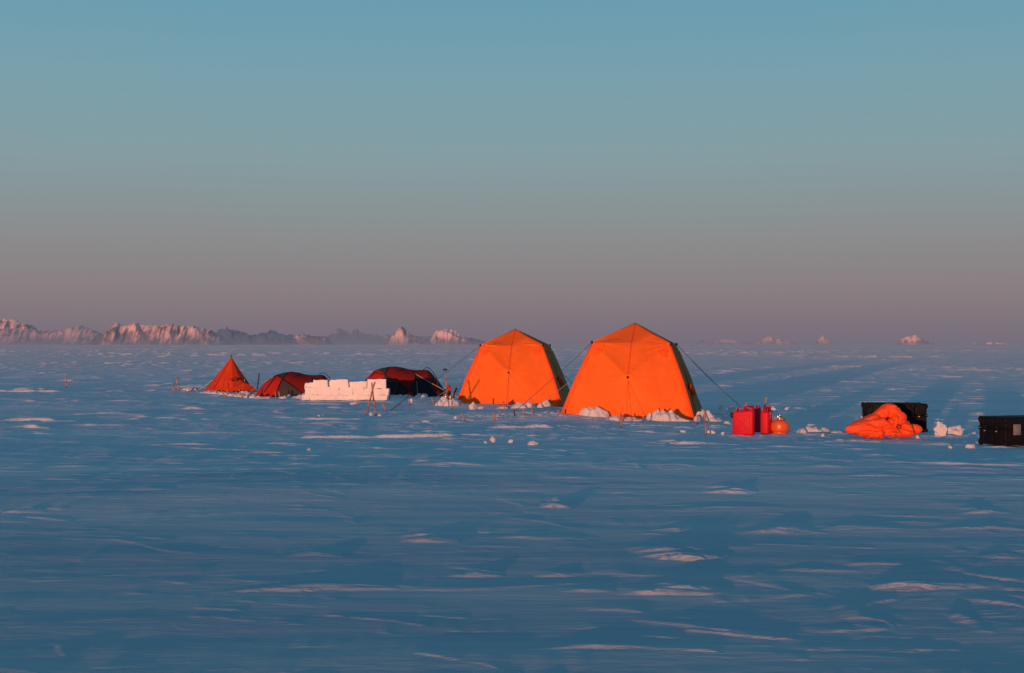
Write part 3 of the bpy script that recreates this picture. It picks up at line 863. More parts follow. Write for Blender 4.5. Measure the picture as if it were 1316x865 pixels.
def dome_tent(origin, D, sil, half_depth, panels, poles, label, zb, hoop, vents, seed):
    """sil: outline from left foot over the top to the right foot, (px, py); panels: list of (name, material, polygon px)"""
    s = D / F; ox, oy = origin
    t = empty('dome_tent', ((ox - CX) * s, D + half_depth, zb)); tag(t, label, 'tent', 'low red and black dome tents')
    X = [(p[0] - ox) * s for p in sil]; Z = [max(0.0, EYE - (p[1] - HY) * s - zb) for p in sil]
    x0, x1 = X[0], X[-1]; nx = 150; ny = 70
    gx = x0 + (x1 - x0) * 0.5 * (1 - np.cos(np.linspace(0, np.pi, nx)))
    H = np.interp(gx, X, Z)
    for _ in range(4):
        H[1:-1] = 0.5 * H[1:-1] + 0.25 * (H[:-2] + H[2:])
    v = []; px = []
    for i in range(nx):
        w = half_depth * (0.10 + 0.90 * max(0.0, math.sin(math.pi * (i + 0.5) / nx)))
        for j in range(ny + 1):
            th = math.pi * j / ny
            y = -w * math.copysign(abs(math.cos(th)) ** 1.0, math.cos(th)); z = H[i] * math.sin(th) ** 0.95 - 0.08 * (1 - math.sin(th)) 
            d = 0.012 * mn.noise(Vector((gx[i] * 2.2, z * 2.4, seed))) 
            v.append(Vector((gx[i], y * (1 + d), z * (1 + d))))
    groups = {}
    for i in range(nx - 1):
        for j in range(ny):
            q = (i * (ny + 1) + j, (i + 1) * (ny + 1) + j, (i + 1) * (ny + 1) + j + 1, i * (ny + 1) + j + 1)
            c = (v[q[0]] + v[q[2]]) / 2
            pp = (ox + c.x / s, HY + (EYE - c.z - zb) / s)
            g = 'rest' if c.y < 0 else 'back'
            for k, (nm, mt, pl) in enumerate(panels):
                if c.y < 0 and inpoly(pp[0], pp[1], pl):
                    g = k; break
            groups.setdefault(g, []).append(q)
    for g, fs in groups.items():
        used = sorted(set(i for q in fs for i in q)); mp = {a: b for b, a in enumerate(used)}
        mb = MB(); mb.add([v[i] for i in used], [tuple(mp[i] for i in q) for q in fs])
        if g == 'back':
            mb.build('back_panel', M['red'], t)
        elif g == 'rest':
            mb.build('black_panel', M['navy'], t)
        else:
            mb.build(panels[g][0], M[panels[g][1]], t)

    def front(p, out=0.012):
        x = (p[0] - ox) * s; z = EYE - (p[1] - HY) * s - zb
        h = max(0.02, float(np.interp(x, gx, H))); i = (np.interp(x, gx, np.arange(nx)) + 0.5) / nx
        w = half_depth * (0.10 + 0.90 * max(0.0, math.sin(math.pi * i)))
        sn = min(1, max(0, z / h)) ** (1 / 0.95); cs = math.sqrt(max(0, 1 - sn * sn))
        return Vector((x, -w * cs - out, min(z, h) + out * sn))
    for pl in poles:
        pts = []
        for a, b in zip(pl[:-1], pl[1:]):
            for k in range(8):
                u = k / 8; pts.append(front((a[0] + (b[0] - a[0]) * u, a[1] + (b[1] - a[1]) * u)))
        pts.append(front(pl[-1]))
        MB().tube(pts, 0.011, 6).build('pole_sleeve', M['black'], t)
    for hp in hoop:
        pts = [Vector(((p[0] - ox) * s, 0.05, EYE - (p[1] - HY) * s - zb)) for p in hp]
        MB().tube(pts, 0.012, 6).build('hoop_pole', M['black'], t)
    for (px_, py_, w_, h_) in vents:
        c = front((px_, py_), 0.02)
        b = bmesh.new(); bmesh.ops.create_uvsphere(b, u_segments=16, v_segments=8, radius=1)
        bmesh.ops.scale(b, vec=(w_ * s / 2, 0.03, h_ * s / 2), verts=b.verts)
        MB().bm(b, Matrix.Translation(c)).build('vent', M['navy'], t)
    bpy.context.view_layer.update()
    return t, (lambda p: t.matrix_world @ front(p))


k1 = lambda a: [(315 + x / 11.96, 470 + y / 11.96) for x, y in a]
k2 = lambda a: [(450 + x / 8.77, 462 + y / 8.77) for x, y in a]
b1 = hit(362, 510.5)
DT1, f1 = dome_tent((362, 510.5), b1.y, k1([(80, 490), (110, 415), (200, 300), (300, 215), (380, 155), (450, 135), (540, 112), (655, 100), (760, 115), (880, 148), (980, 155), (1145, 152), (1200, 210), (1290, 330), (1340, 490)]), 0.95,
    [('red_panel', 'red', k1([(60, 600), (60, 380), (380, 100), (432, 152), (548, 205), (500, 335), (468, 600)])),
     ('grey_panel', 'charcoal', k1([(425, 158), (520, 60), (608, 90), (552, 208)])),
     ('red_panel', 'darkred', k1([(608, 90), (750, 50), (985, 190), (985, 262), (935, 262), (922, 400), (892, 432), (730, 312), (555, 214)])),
     ('grey_panel', 'charcoal', k1([(548, 208), (890, 434), (850, 600), (468, 600), (500, 332)])),
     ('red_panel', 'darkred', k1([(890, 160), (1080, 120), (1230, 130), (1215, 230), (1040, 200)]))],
    [k1([(270, 410), (380, 250), (425, 155)]), k1([(425, 155), (545, 207), (730, 312), (890, 432)]), k1([(545, 207), (498, 335), (470, 470)]), k1([(548, 207), (605, 115)])],
    'smaller red and charcoal dome tent left of the snow block wall', b1.z,
    [k1([(1060, 165), (1100, 130), (1140, 120), (1190, 145), (1235, 195), (1275, 270), (1320, 400)])], [(315 + 735 / 11.96, 470 + 166 / 11.96, 7, 2.2)], 3)
b2 = hit(515, 510)
DT2, f2 = dome_tent((515, 510), b2.y, k2([(70, 470), (110, 300), (130, 240), (235, 130), (310, 108), (400, 90), (475, 83), (560, 95), (650, 120), (720, 125), (860, 122), (900, 165), (950, 225), (1010, 310), (1080, 400), (1110, 450)]), 1.0,
    [('red_panel', 'red', k2([(60, 600), (60, 250), (245, 90), (380, 180), (352, 240), (320, 600)])),
     ('grey_panel', 'charcoal', k2([(240, 128), (330, 50), (412, 60), (385, 178)])),
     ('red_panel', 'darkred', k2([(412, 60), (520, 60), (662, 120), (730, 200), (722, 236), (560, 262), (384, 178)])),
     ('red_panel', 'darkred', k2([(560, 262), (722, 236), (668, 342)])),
     ('grey_panel', 'charcoal', k2([(380, 180), (552, 258), (510, 262), (352, 250)])),
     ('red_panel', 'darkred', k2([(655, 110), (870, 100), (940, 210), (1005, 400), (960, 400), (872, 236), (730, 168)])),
     ('red_panel', 'red', k2([(636, 394), (668, 362), (720, 398), (680, 425)]))],
    [k2([(205, 210), (250, 150), (375, 180)]), k2([(375, 180), (555, 262), (665, 342), (730, 400)]), k2([(725, 165), (722, 236), (665, 342), (620, 410)]), k2([(378, 180), (412, 92)])],
    'larger red and black dome tent behind the right end of the snow block wall', b2.z,
    [k2([(800, 125), (825, 100), (860, 98), (905, 140), (945, 200), (985, 275), (1040, 350)])], [(450 + 528 / 8.77, 462 + 131 / 8.77, 8, 2.4)], 9)
guy(DT2, f2((532, 481)), hit(590, 511), M['palecord'], 0.009, 0.02)
guy(DT2, f2((527, 508)), hit(501, 528.5), M['redcord'], 0.009, 0.0)
guy(DT2, f2((535, 491)), hit(537, 510), M['palecord'], 0.006, 0.0)
guy(DT2, f2((511, 491)), hit(504, 511), M['cord'], 0.005, 0.0)
guy(DT1, f1((346, 486)), hit(320, 504), M['palecord'], 0.008, 0.0)
guy(DT1, f1((360, 488)), hit(359, 507), M['palecord'], 0.005, 0.0)
guy(DT1, f1((376, 496)), hit(367, 510), M['cord'], 0.005, 0.0)


# ------------------------------------------------------------------ snow pieces
def lump(c, size, seed, sub=4, facet=0.5):
    b = bmesh.new(); bmesh.ops.create_icosphere(b, subdivisions=sub, radius=1)
    off = Vector((seed * 3.17, seed * 1.71, seed * 0.93))
    rz = Matrix.Rotation(seed * 2.3, 3, 'Z') @ Matrix.Rotation(0.4 * math.sin(seed * 5), 3, 'X')
    for w in b.verts:
        n = w.co.copy()
        d = 0.45 * mn.noise(n * 1.2 + off) + 0.30 * mn.noise(n * 2.4 + off) + 0.14 * mn.noise(n * 5.5 + off) + 0.05 * mn.noise(n * 12 + off)
        cell = mn.voronoi(n * 1.6 + off)[0][0]
        d += facet * (0.35 - cell) * 0.55
        # chunky flats
        w.co = n * (0.95 + d)
        for ax in range(3):
            lim = 0.95 + 0.15 * mn.noise(off + Vector((ax * 4.0, 0, 0)))
            if abs(w.co[ax]) > lim:
                w.co[ax] = math.copysign(lim + (abs(w.co[ax]) - lim) * 0.35, w.co[ax])
    return b, Matrix.Translation(c) @ Matrix.Diagonal((*size, 1)) @ rz.to_4x4()


_seed = [1]


def clod(px, py, w, h, label, group=None, name='snow_clod', sub=3, facet=0.6):
    """one loose chunk: width and height in photograph pixels, standing on the ground"""
    P = hit(px, py); s = P.y / F
    _seed[0] += 1
    rnd = random.Random(_seed[0] * 13); b = bmesh.new()
    wx, wy, hz = w * s * 0.5, w * s * 0.42, h * s
    for i in range(26 if w > 9 else 15):      # a broken, angular piece of crust
        v = Vector((rnd.gauss(0, 1), rnd.gauss(0, 1), rnd.gauss(0, 1))).normalized()
        r = rnd.uniform(0.72, 1.05)
        b.verts.new((v.x * wx * r, v.y * wy * r, (v.z * 0.62 + 0.25 + 0.30 * v.x * rnd.choice((-1, 1)) * 0.5) * hz * r))
    bmesh.ops.convex_hull(b, input=list(b.verts))
    bmesh.ops.delete(b, geom=[q for q in b.verts if not q.link_faces], context='VERTS')
    bmesh.ops.subdivide_edges(b, edges=list(b.edges), cuts=3, use_grid_fill=True)
    bmesh.ops.triangulate(b, faces=list(b.faces))
    k_ = min(wx, hz)
    for q in b.verts:
        n = q.co / k_ * 1.6 + Vector((_seed[0] * 3.3, 0, 0))
        q.co += Vector((mn.noise(n), mn.noise(n + Vector((7, 1, 3))), mn.noise(n + Vector((2, 9, 5))))) * k_ * 0.22
        n = n * 2.7
        q.co += Vector((mn.noise(n), mn.noise(n + Vector((7, 1, 3))), mn.noise(n + Vector((2, 9, 5))))) * k_ * 0.09
    o = MB().bm(b).build(name, M['clod'], loc=P, angle=28)
    tag(o, label, 'snow chunk', group)
    return o


def bank(lumps, label, name='snow_bank'):
    """one heap of broken snow: a height field whose chunks stand at different heights"""
    P0 = hit(lumps[0][0], lumps[0][1]); L_ = []
    for (px, py, w, h) in lumps:
        P = hit(px, py); s = P.y / F
        L_.append((P.x - P0.x, P.y - P0.y, w * s * 0.72, max(0.14, w * s * 0.6), h * s * 1.2))
    x0 = min(a[0] - a[2] for a in L_) - 0.12; x1 = max(a[0] + a[2] for a in L_) + 0.12
    y0 = min(a[1] - a[3] for a in L_) - 0.12; y1 = max(a[1] + a[3] for a in L_) + 0.12
    st = 0.014; nx = int((x1 - x0) / st) + 1; ny = int((y1 - y0) / st) + 1
    X, Y = np.meshgrid(np.linspace(x0, x1, nx), np.linspace(y0, y1, ny))
    wx = X + 0.05 * per((X + P0.x) / 0.15, (Y + P0.y) / 0.15, 3); wy = Y + 0.05 * per((X + P0.x) / 0.15, (Y + P0.y) / 0.15, 4)
    H = np.full(X.shape, -0.05)
    for (cx, cy, rx, ry, h) in L_:
        d2 = ((wx - cx) / rx) ** 2 + ((wy - cy) / ry) ** 2
        H = np.maximum(H, h * (1.05 - 1.1 * d2))
        H = np.where(d2 < 1, np.maximum(H, h * np.sqrt(np.clip(1 - d2, 0, 1)) * 0.9), H)
    # chunks: nearest of scattered seeds gives each its own height and tilt
    rs = np.random.RandomState(int(lumps[0][0]) % 1000)
    K = int(min(700, (x1 - x0) * (y1 - y0) / 0.011)); sx = rs.uniform(x0, x1, K); sy = rs.uniform(y0, y1, K)
    hs_ = rs.uniform(0.55, 1.12, K); tx = rs.normal(0, 0.35, K); ty = rs.normal(-0.1, 0.35, K)
    best = np.full(X.shape, 9.0); idn = np.zeros(X.shape, int)
    for k in range(K):
        d = (wx - sx[k]) ** 2 + (wy - sy[k]) ** 2
        m = d < best; best[m] = d[m]; idn[m] = k
    Hc = H * hs_[idn] + (tx[idn] * (wx - sx[idn]) + ty[idn] * (wy - sy[idn])) * np.clip(H / 0.08, 0, 1) * 0.8
    Z = 0.3 * H + 0.7 * Hc
    for _ in range(2):
        Zp = np.pad(Z, 1, mode='edge')
        Z = 0.4 * Z + 0.15 * (Zp[:-2, 1:-1] + Zp[2:, 1:-1] + Zp[1:-1, :-2] + Zp[1:-1, 2:])
    Z = Z + np.clip(H / 0.05, 0, 1) * (0.012 * per((X + P0.x) / 0.07, (Y + P0.y) / 0.07, 8) + 0.006 * per((X + P0.x) / 0.03, (Y + P0.y) / 0.03, 9))
    G = terrain((X + P0.x).ravel(), (Y + P0.y).ravel()).reshape(X.shape) - P0.z
    e = np.zeros(X.shape, bool); e[[0, -1]] = True; e[:, [0, -1]] = True
    keep = H > -0.03
    Z = np.where(e, -0.08, np.maximum(Z, -0.06)) + G
    idx = np.arange(nx * ny).reshape(ny, nx)
    q = np.stack([idx[:-1, :-1], idx[:-1, 1:], idx[1:, 1:], idx[1:, :-1]], -1).reshape(-1, 4)
    mb = MB(); mb.v = [tuple(p) for p in np.stack([X.ravel(), Y.ravel(), Z.ravel()], 1)]; mb.f = [tuple(int(i) for i in f) for f in q]
    o = mb.build(name, M['clod'], loc=P0)
    tag(o, label, 'snow bank')
    return o


bank([(667, 524.5, 14, 7), (677, 524, 14, 6.5), (686, 524, 10, 5), (655, 525, 10, 3), (645, 525.5, 12, 3), (696, 525, 8, 6), (702, 525, 9, 8), (708, 526, 6, 5), (715, 527, 9, 2.5)],
     'jagged low snow bank along the front of the left orange tent')
bank([(745, 531, 14, 4), (757, 533, 18, 8), (768, 535, 18, 10), (777, 535.5, 10, 7)], 'rounded snow bank at the left front foot of the right orange tent')
bank([(840, 540, 14, 7), (852, 541.5, 20, 13), (864, 542.5, 16, 11), (876, 543.5, 16, 7), (884, 544, 8, 4)], 'bright snow bank at the right front foot of the right orange tent')
bank([(902, 541, 12, 14), (911, 541, 14, 13), (917, 545, 8, 7), (896, 544, 8, 9), (924, 544, 8, 7), (935, 546, 7, 5)], 'snow heap behind the tall stake, right of the right orange tent')
bank([(792, 540, 13, 6), (806, 540, 10, 3.5), (816, 541, 12, 4), (826, 541, 10, 3), (832, 541.5, 8, 3)], 'thin crumbly snow strip in the middle of the right orange tent front')
bank([(244, 502.5, 16, 4), (250, 502, 10, 3), (236, 503.5, 6, 2)], 'small snow mound left of the pyramid tent')
bank([(268, 505, 14, 2.5), (278, 506, 14, 3), (288, 507, 12, 3.5), (298, 509, 10, 3)], 'low snow strip along the left foot of the pyramid tent')
bank([(308, 510, 10, 4), (315, 509.5, 12, 7), (322, 509, 9, 5), (318, 511, 8, 4)], 'snow heap between the pyramid tent and the smaller dome tent')
bank([(325, 511.5, 5, 4.5), (334, 512, 9, 3), (343, 512, 8, 2.5), (364, 512, 8, 3), (371, 511.5, 7, 3), (380, 511.5, 6, 2)], 'row of snow lumps along the front of the smaller dome tent')
bank([(386, 512, 8, 4), (390, 512.5, 5, 6), (394, 513.5, 10, 3)], 'crumbled snow at the left end of the snow block wall')
bank([(506, 511, 12, 4), (514, 511, 10, 3), (522, 510.5, 12, 3), (540, 511, 10, 4), (546, 510.5, 6, 4.5)], 'shaded snow along the foot of the larger dome tent')
bank([(570, 521, 16, 9), (580, 521.5, 14, 9), (588, 521, 12, 7), (576, 517, 12, 6)], 'lit snow pile under the shovel, left of the left orange tent')
GC = 'loose snow chunks on the plain'
clod(607.5, 526, 12, 10.5, 'pointed white snow chunk in front of the lower left corner of the left orange tent')
clod(617, 526, 9, 6, 'small snow chunk just right of the pointed one by the left orange tent')
clod(727, 526, 6, 6, 'small snow chunk in the gap between the two orange tents')
clod(529, 517.5, 9, 8, 'bright reddish snow chunk below the larger dome tent, beside a red line')
clod(633, 568, 10, 10, 'tallest upright snow chunk in the cluster before the left orange tent')
clod(624, 570, 5, 4.5, 'small snow chunk left of the tallest one in the cluster before the left orange tent')
clod(656, 569, 8, 6, 'leaning snow chunk right of the tallest one in the cluster before the left orange tent')
clod(684.5, 572, 15, 6, 'flat snow chunk, rightmost of the cluster before the orange tents')
clod(397, 579, 7, 5, 'lone snow chunk on the plain below the snow block wall')
clod(477, 535, 6, 7, 'upright snow chunk between the feet of the crossed poles')
clod(489, 535, 9, 5, 'snow chunk right of the feet of the crossed poles')
clod(461, 536.5, 4, 3.5, 'round snow lump left of the feet of the crossed poles')
clod(410, 535, 4, 3, 'left one of two round snow lumps below the wall')
clod(415.5, 534.5, 4, 3, 'right one of two round snow lumps below the wall')
clod(455, 520, 16, 4.5, 'flat tilted snow slab in front of the snow block wall')
clod(547, 543, 13, 3.5, 'flat snow chunk on the plain left of the left orange tent stakes')
clod(586, 538, 6, 3.5, 'small snow lump beside the leaning stake left of the left orange tent')
clod(915, 558, 15, 8, 'low snow chunk between the tall stake and the red cans')
clod(929, 559, 5, 6, 'thin snow sliver just left of the red cans')
clod(878, 556, 9, 4, 'small snow chunk in front of the right orange tent corner')
clod(926, 527, 8, 8, 'snow chunk behind the guy line, left of the red cans')
clod(940, 529, 12, 9, 'rough snow chunk touching the left side of the red cans from behind')
clod(994, 527, 9, 5, 'smooth snow lump behind the gas cylinder')
clod(1011, 527, 8, 5, 'rough snow lump to the right behind the gas cylinder')
bank([(1031, 556, 10, 5), (1038, 555.5, 14, 7.5), (1048, 556, 16, 7), (1060, 556, 16, 5), (1072, 557, 12, 3.5)], 'long low heap of broken snow between the gas cylinder and the orange sack')
clod(1057, 561, 6, 5, 'tiny snow chunk in front of the long low heap near the orange sack')
clod(1209, 559, 17, 19, 'left blue shaded half of the split snow boulder by the black cases', sub=4, facet=0.5)
clod(1228, 559, 22, 15, 'right sunlit half of the split snow boulder by the black cases', sub=4, facet=0.7)
clod(1221, 577, 6, 7, 'upright snow splinter below the split snow boulder')
clod(1247, 576, 16, 7, 'low snow lump left of the near corner of the rightmost black case')
clod(1252, 559, 9, 5, 'snow lump touching the left side of the rightmost black case')
clod(1110, 537, 9, 7, 'snow lump left of the black cases behind the orange sack')
clod(1179, 563, 6, 4, 'tiny snow lump under the right end of the orange sack')


# ------------------------------------------------------------------ snow block wall
def snow_wall():
    P = hit(445, 513.8); D = P.y; s = D / F; q = 1 / 10.12
    t = empty('snow_wall', P); tag(t, 'low white windbreak wall of cut snow blocks between the dome tents', 'snow wall')
    X = lambda u: (385 + u * q - CX) * s - P.x
    Z = lambda v: EYE - (478 + v * q - HY) * s - P.z
    rows = [[(150, 300, 362, 440), (440, 299, 362, 702), (705, 297, 362, 960), (955, 300, 362, 1155)],
            [(75, 203, 300, 250), (248, 195, 300, 520), (528, 203, 299, 705), (700, 205, 298, 842), (850, 215, 300, 965), (960, 217, 301, 1165)],
            [(75, 145, 205, 140), (135, 135, 204, 200), (182, 104, 204, 372), (378, 112, 204, 424), (418, 97, 207, 650), (660, 122, 207, 880), (890, 96, 218, 1128)],
            [(40, 290, 362, 130), (75, 295, 362, 160)]]
    sd = 0
    for ri, row in enumerate(rows):
        for (x0, y0, y1, x1) in row:
            sd += 1; rnd = random.Random(sd)
            w = X(x1) - X(x0); h = Z(y0) - Z(y1); dp = 0.30
            b = bmesh.new(); bmesh.ops.create_cube(b, size=1)
            bmesh.ops.scale(b, vec=(w * 1.0, dp, h * 1.01), verts=b.verts)
            bmesh.ops.bevel(b, geom=list(b.edges), offset=min(0.013, h * 0.12), segments=2, profile=0.6, affect='EDGES')
            bmesh.ops.subdivide_edges(b, edges=list(b.edges), cuts=5, use_grid_fill=True)
            for v in b.verts:
                n = v.co.copy() * 6 + Vector((sd * 7.3, 0, 0))
                v.co += Vector((mn.noise(n), mn.noise(n + Vector((5, 1, 2))), mn.noise(n + Vector((9, 3, 7))))) * 0.022
                n2 = n * 3
                v.co += Vector((mn.noise(n2), mn.noise(n2 + Vector((5, 1, 2))), mn.noise(n2 + Vector((9, 3, 7))))) * 0.013
            rec = 0.12 if (ri == 2 and x0 == 378) else rnd.uniform(-0.016, 0.014)
            m = Matrix.Translation((X((x0 + x1) / 2), rec + (0.0 if ri else -0.012), Z((y0 + y1) / 2))) @ Matrix.Rotation(rnd.uniform(-0.09, 0.09), 4, 'Z') @ Matrix.Rotation(rnd.uniform(-0.012, 0.012), 4, 'Y')
            MB().bm(b, m).build('snow_block', M['block'], t, angle=40)
    return t


snow_wall()


# ------------------------------------------------------------------ bamboo stakes and poles
def stake(top, base, label, w=2.4, group='bamboo stakes of the camp', name='bamboo_stake', m='bamboo', cat='stake', D=None, sink=0.12, dy=0.0):
    P = hit(*base) if D is None else at(base[0], base[1], D)
    T = at(top[0], top[1], P.y + dy)
    d = (T - P); L = d.length; d.normalize(); r = w * 0.43 * P.y / F
    mb = MB()
    pts = []; rs = []
    nseg = max(4, int(L / 0.05)); tot = L + sink
    for i in range(nseg + 1):
        z = -sink + tot * i / nseg
        pts.append((0.003 * math.sin(z * 9 + top[0]), 0.003 * math.cos(z * 7), z)); rs.append(r * (1.0 - 0.10 * i / nseg) * (1.12 if i % 4 == 3 else 1.0))
    mb.tube(pts, rs, 10)
    o = mb.build(name, M[m], angle=50); o.location = P
    o.rotation_mode = 'QUATERNION'; o.rotation_quaternion = Vector((0, 0, 1)).rotation_difference(d)
    tag(o, label, cat, group)
    return o


stake((84.5, 484), (86, 498), 'lone bamboo stake standing on the plain at the far left', 2.0)
stake((226.7, 484.3), (230, 502.3), 'taller of the two bamboo stakes left of the pyramid tent', 2.4)
stake((221.5, 494), (224.4, 504), 'shorter of the two bamboo stakes left of the pyramid tent', 2.4)
stake((284.4, 501), (290.3, 512), 'leaning bamboo stake before the left foot of the pyramid tent', 1.9)
stake((291.6, 499.4), (292.4, 508), 'short upright bamboo stake under the middle of the pyramid tent', 1.8)
stake((306.5, 500), (312.8, 512), 'leaning bamboo stake before the right side of the pyramid tent', 2.0)
stake((303.4, 502.7), (305, 509.5), 'short bamboo stake just left of the leaning one before the pyramid tent', 2.0)
stake((353.5, 501.5), (354.6, 512), 'left one of the stake pair before the smaller dome tent', 1.6)
stake((358, 502), (359.5, 512), 'right one of the stake pair before the smaller dome tent', 2.2)
stake((333.3, 480), (331.2, 496), 'thin black pole between the pyramid tent and the smaller dome tent', 1.9, None, 'tent_pole', 'black', 'pole', b1.y + 2.2)
stake((500.7, 498.3), (500.7, 513), 'reddish bamboo stake at the right end of the snow block wall', 2.2, dy=0.0)
stake((477.6, 491.8), (483, 534), 'pole of the crossed pair that leans to the left', 2.5, 'crossed bamboo poles', 'bamboo_pole', 'bamboo', 'pole', dy=0.33)
stake((481.7, 491.3), (470.3, 533.6), 'pole of the crossed pair that leans to the right', 2.5, 'crossed bamboo poles', 'bamboo_pole', 'bamboo', 'pole', dy=-0.48)
stake((491.7, 518), (496.2, 528.3), 'leaning bamboo stake just right of the crossed poles', 2.6)
stake((526, 511), (527, 526.5), 'thin red rod below the larger dome tent', 1.3, None, 'metal_rod', 'redcord', 'rod')
stake((554.7, 511), (558, 520), 'leaning bamboo stake left of the shovel', 2.4)
stake((541.5, 518.5), (541.8, 521.5), 'stub of bamboo sunk almost to its top left of the shovel', 2.4)
stake((580.8, 515), (581, 526), 'upright bamboo stake below the shovel', 2.2)
stake((593, 530.6), (597.8, 541), 'leaning bamboo stake farthest forward left of the left orange tent', 2.6)
stake((647, 515.3), (648.6, 530), 'tall thin dark bamboo stake against the front of the left orange tent', 1.8)
stake((634.6, 529), (635.6, 541.5), 'thickest bamboo stake, upright before the left orange tent', 3.0)
stake((641.8, 527.7), (642.3, 534), 'short stub stake just right of the thickest stake', 2.4)
stake((660.2, 527), (661.6, 534.5), 'short stake under the hub of the left orange tent', 2.2)
stake((671.7, 526.3), (673.9, 533.8), 'short leaning stake before the snow bank of the left orange tent', 3.0)
stake((682.8, 522.3), (685.2, 531), 'leaning stake before the right half of the left orange tent', 2.4)
stake((717, 527), (717.5, 534), 'short upright stake before the gap between the two orange tents', 2.2)
stake((797.8, 530), (798.3, 549), 'tall dark stake before the left half of the right orange tent', 2.6)
stake((800.4, 533), (800.6, 541), 'short stake close behind the tall dark one before the right orange tent', 2.2)
stake((896.6, 533), (896.4, 545.5), 'bamboo stake right at the lower right corner of the right orange tent', 2.4)
stake((905.6, 526), (907, 559), 'tallest bamboo stake, right of the right orange tent', 2.6)
bc = hit(960, 558).y
stake((959.6, 518), (954, 531), 'leaning bamboo stake sticking up behind the front red can', 2.9, D=bc + 1.2, sink=0.45)
stake((984.5, 510.7), (981.3, 535), 'upright bamboo stake behind the narrow red can', 2.8, D=bc + 1.0, sink=0.4)


# ------------------------------------------------------------------ shovel and kit left of the left tent
def shovel():
    P = hit(577, 518); D = P.y; s = D / F
    t = empty('snow_shovel', P); tag(t, 'snow shovel with black grip standing upright in the snow left of the left orange tent', 'shovel')
    T = at(572, 476, D) - P; Bm = at(574.5, 500, D) - P
    d = (T - Bm).normalized()
    MB().tube([Bm - d * 0.1, Bm.lerp(T, 0.5), T], [0.022, 0.020, 0.019], 10).build('shaft', M['bamboo'], t)
    g = T + d * 0.02
    MB().tube([g + Vector((-0.058, 0, 0)), g + Vector((-0.02, 0, 0.004)), g + Vector((0.02, 0, 0.004)), g + Vector((0.058, 0, 0))], [0.022, 0.026, 0.026, 0.022], 10).build('grip', M['black'], t)
    mb = MB(); v = []; f = []
    for i in range(9):
        for j in range(9):
            u = (j / 8 - 0.5); z = -0.02 - 0.38 * i / 8
            v.append(Bm + Vector((u * 0.24 * (0.85 + 0.15 * min(1, i / 3)), -0.02 + 0.10 * u * u * 4 * 0.3 + 0.02 * i / 8, z + 0.03 - 0.03 * (abs(u) * 2) ** 3)))
    for i in range(8):
        for j in range(8):
            f.append((i * 9 + j, i * 9 + j + 1, (i + 1) * 9 + j + 1, (i + 1) * 9 + j))
    MB().add(v, f).build('blade', M['black'], t)
    # small red stuff bag lashed to the shaft
    b, m = lump(at(577.5, 499, D) - P, (0.055, 0.05, 0.10), 77, 3, 0.2)
    o = MB().bm(b, m).build('stuff_bag', M['red'], loc=P); tag(o, 'small dark red bag hanging on the shovel shaft', 'bag')
    # pot with brass shine
    K = at(573.3, 509.5, D - 0.15)
    t2 = empty('cooking_pot', K); tag(t2, 'small shiny brass coloured pot on the snow at the shovel foot', 'pot')
    MB().lathe([(0.03, -0.07), (0.062, -0.06), (0.075, -0.02), (0.074, 0.02), (0.06, 0.05), (0.052, 0.055)], 24).build('body', M['brass'], t2)
    MB().lathe([(0.056, 0.056), (0.045, 0.068), (0.012, 0.074), (0.012, 0.09), (0.004, 0.094)], 20).build('lid', M['steel'], t2)
    K = at(578.8, 510, D - 0.1)
    t2 = empty('steel_flask', K); tag(t2, 'small pale steel flask right of the brass coloured pot', 'flask')
    MB().lathe([(0.03, -0.09), (0.036, -0.08), (0.036, 0.03), (0.022, 0.05), (0.02, 0.06)], 18).build('body', M['steel'], t2)
    MB().lathe([(0.024, 0.06), (0.024, 0.09), (0.01, 0.095)], 16).build('cap', M['black'], t2)
    # short black ice tool leaning
    A = at(583.3, 506.5, D - 0.1); B2 = at(586.8, 498.8, D)
    t3 = empty('ice_tool', A); tag(t3, 'short black handled tool leaning in the snow right of the shovel', 'tool')
    MB().tube([(0, 0, -0.15), (0, 0, 0), (B2 - A) * 0.5, B2 - A], [0.018, 0.020, 0.026, 0.026], 8).build('handle', M['black'], t3)
    MB().tube([(B2 - A) * 0.55 + Vector((-0.07, 0, 0.02)), (B2 - A) * 0.6, (B2 - A) * 0.55 + Vector((0.03, 0, -0.03))], [0.006, 0.014, 0.008], 6).build('head', M['steel'], t3)
    A = at(561.8, 496, b2.y); B2 = at(562.6, 489, b2.y)
    stake((562.8, 488.5), (561.6, 497), 'short black pole stub at the right end of the larger dome tent', 2.0, None, 'tent_pole', 'black', 'pole', b2.y + 0.5, 0.3)


shovel()


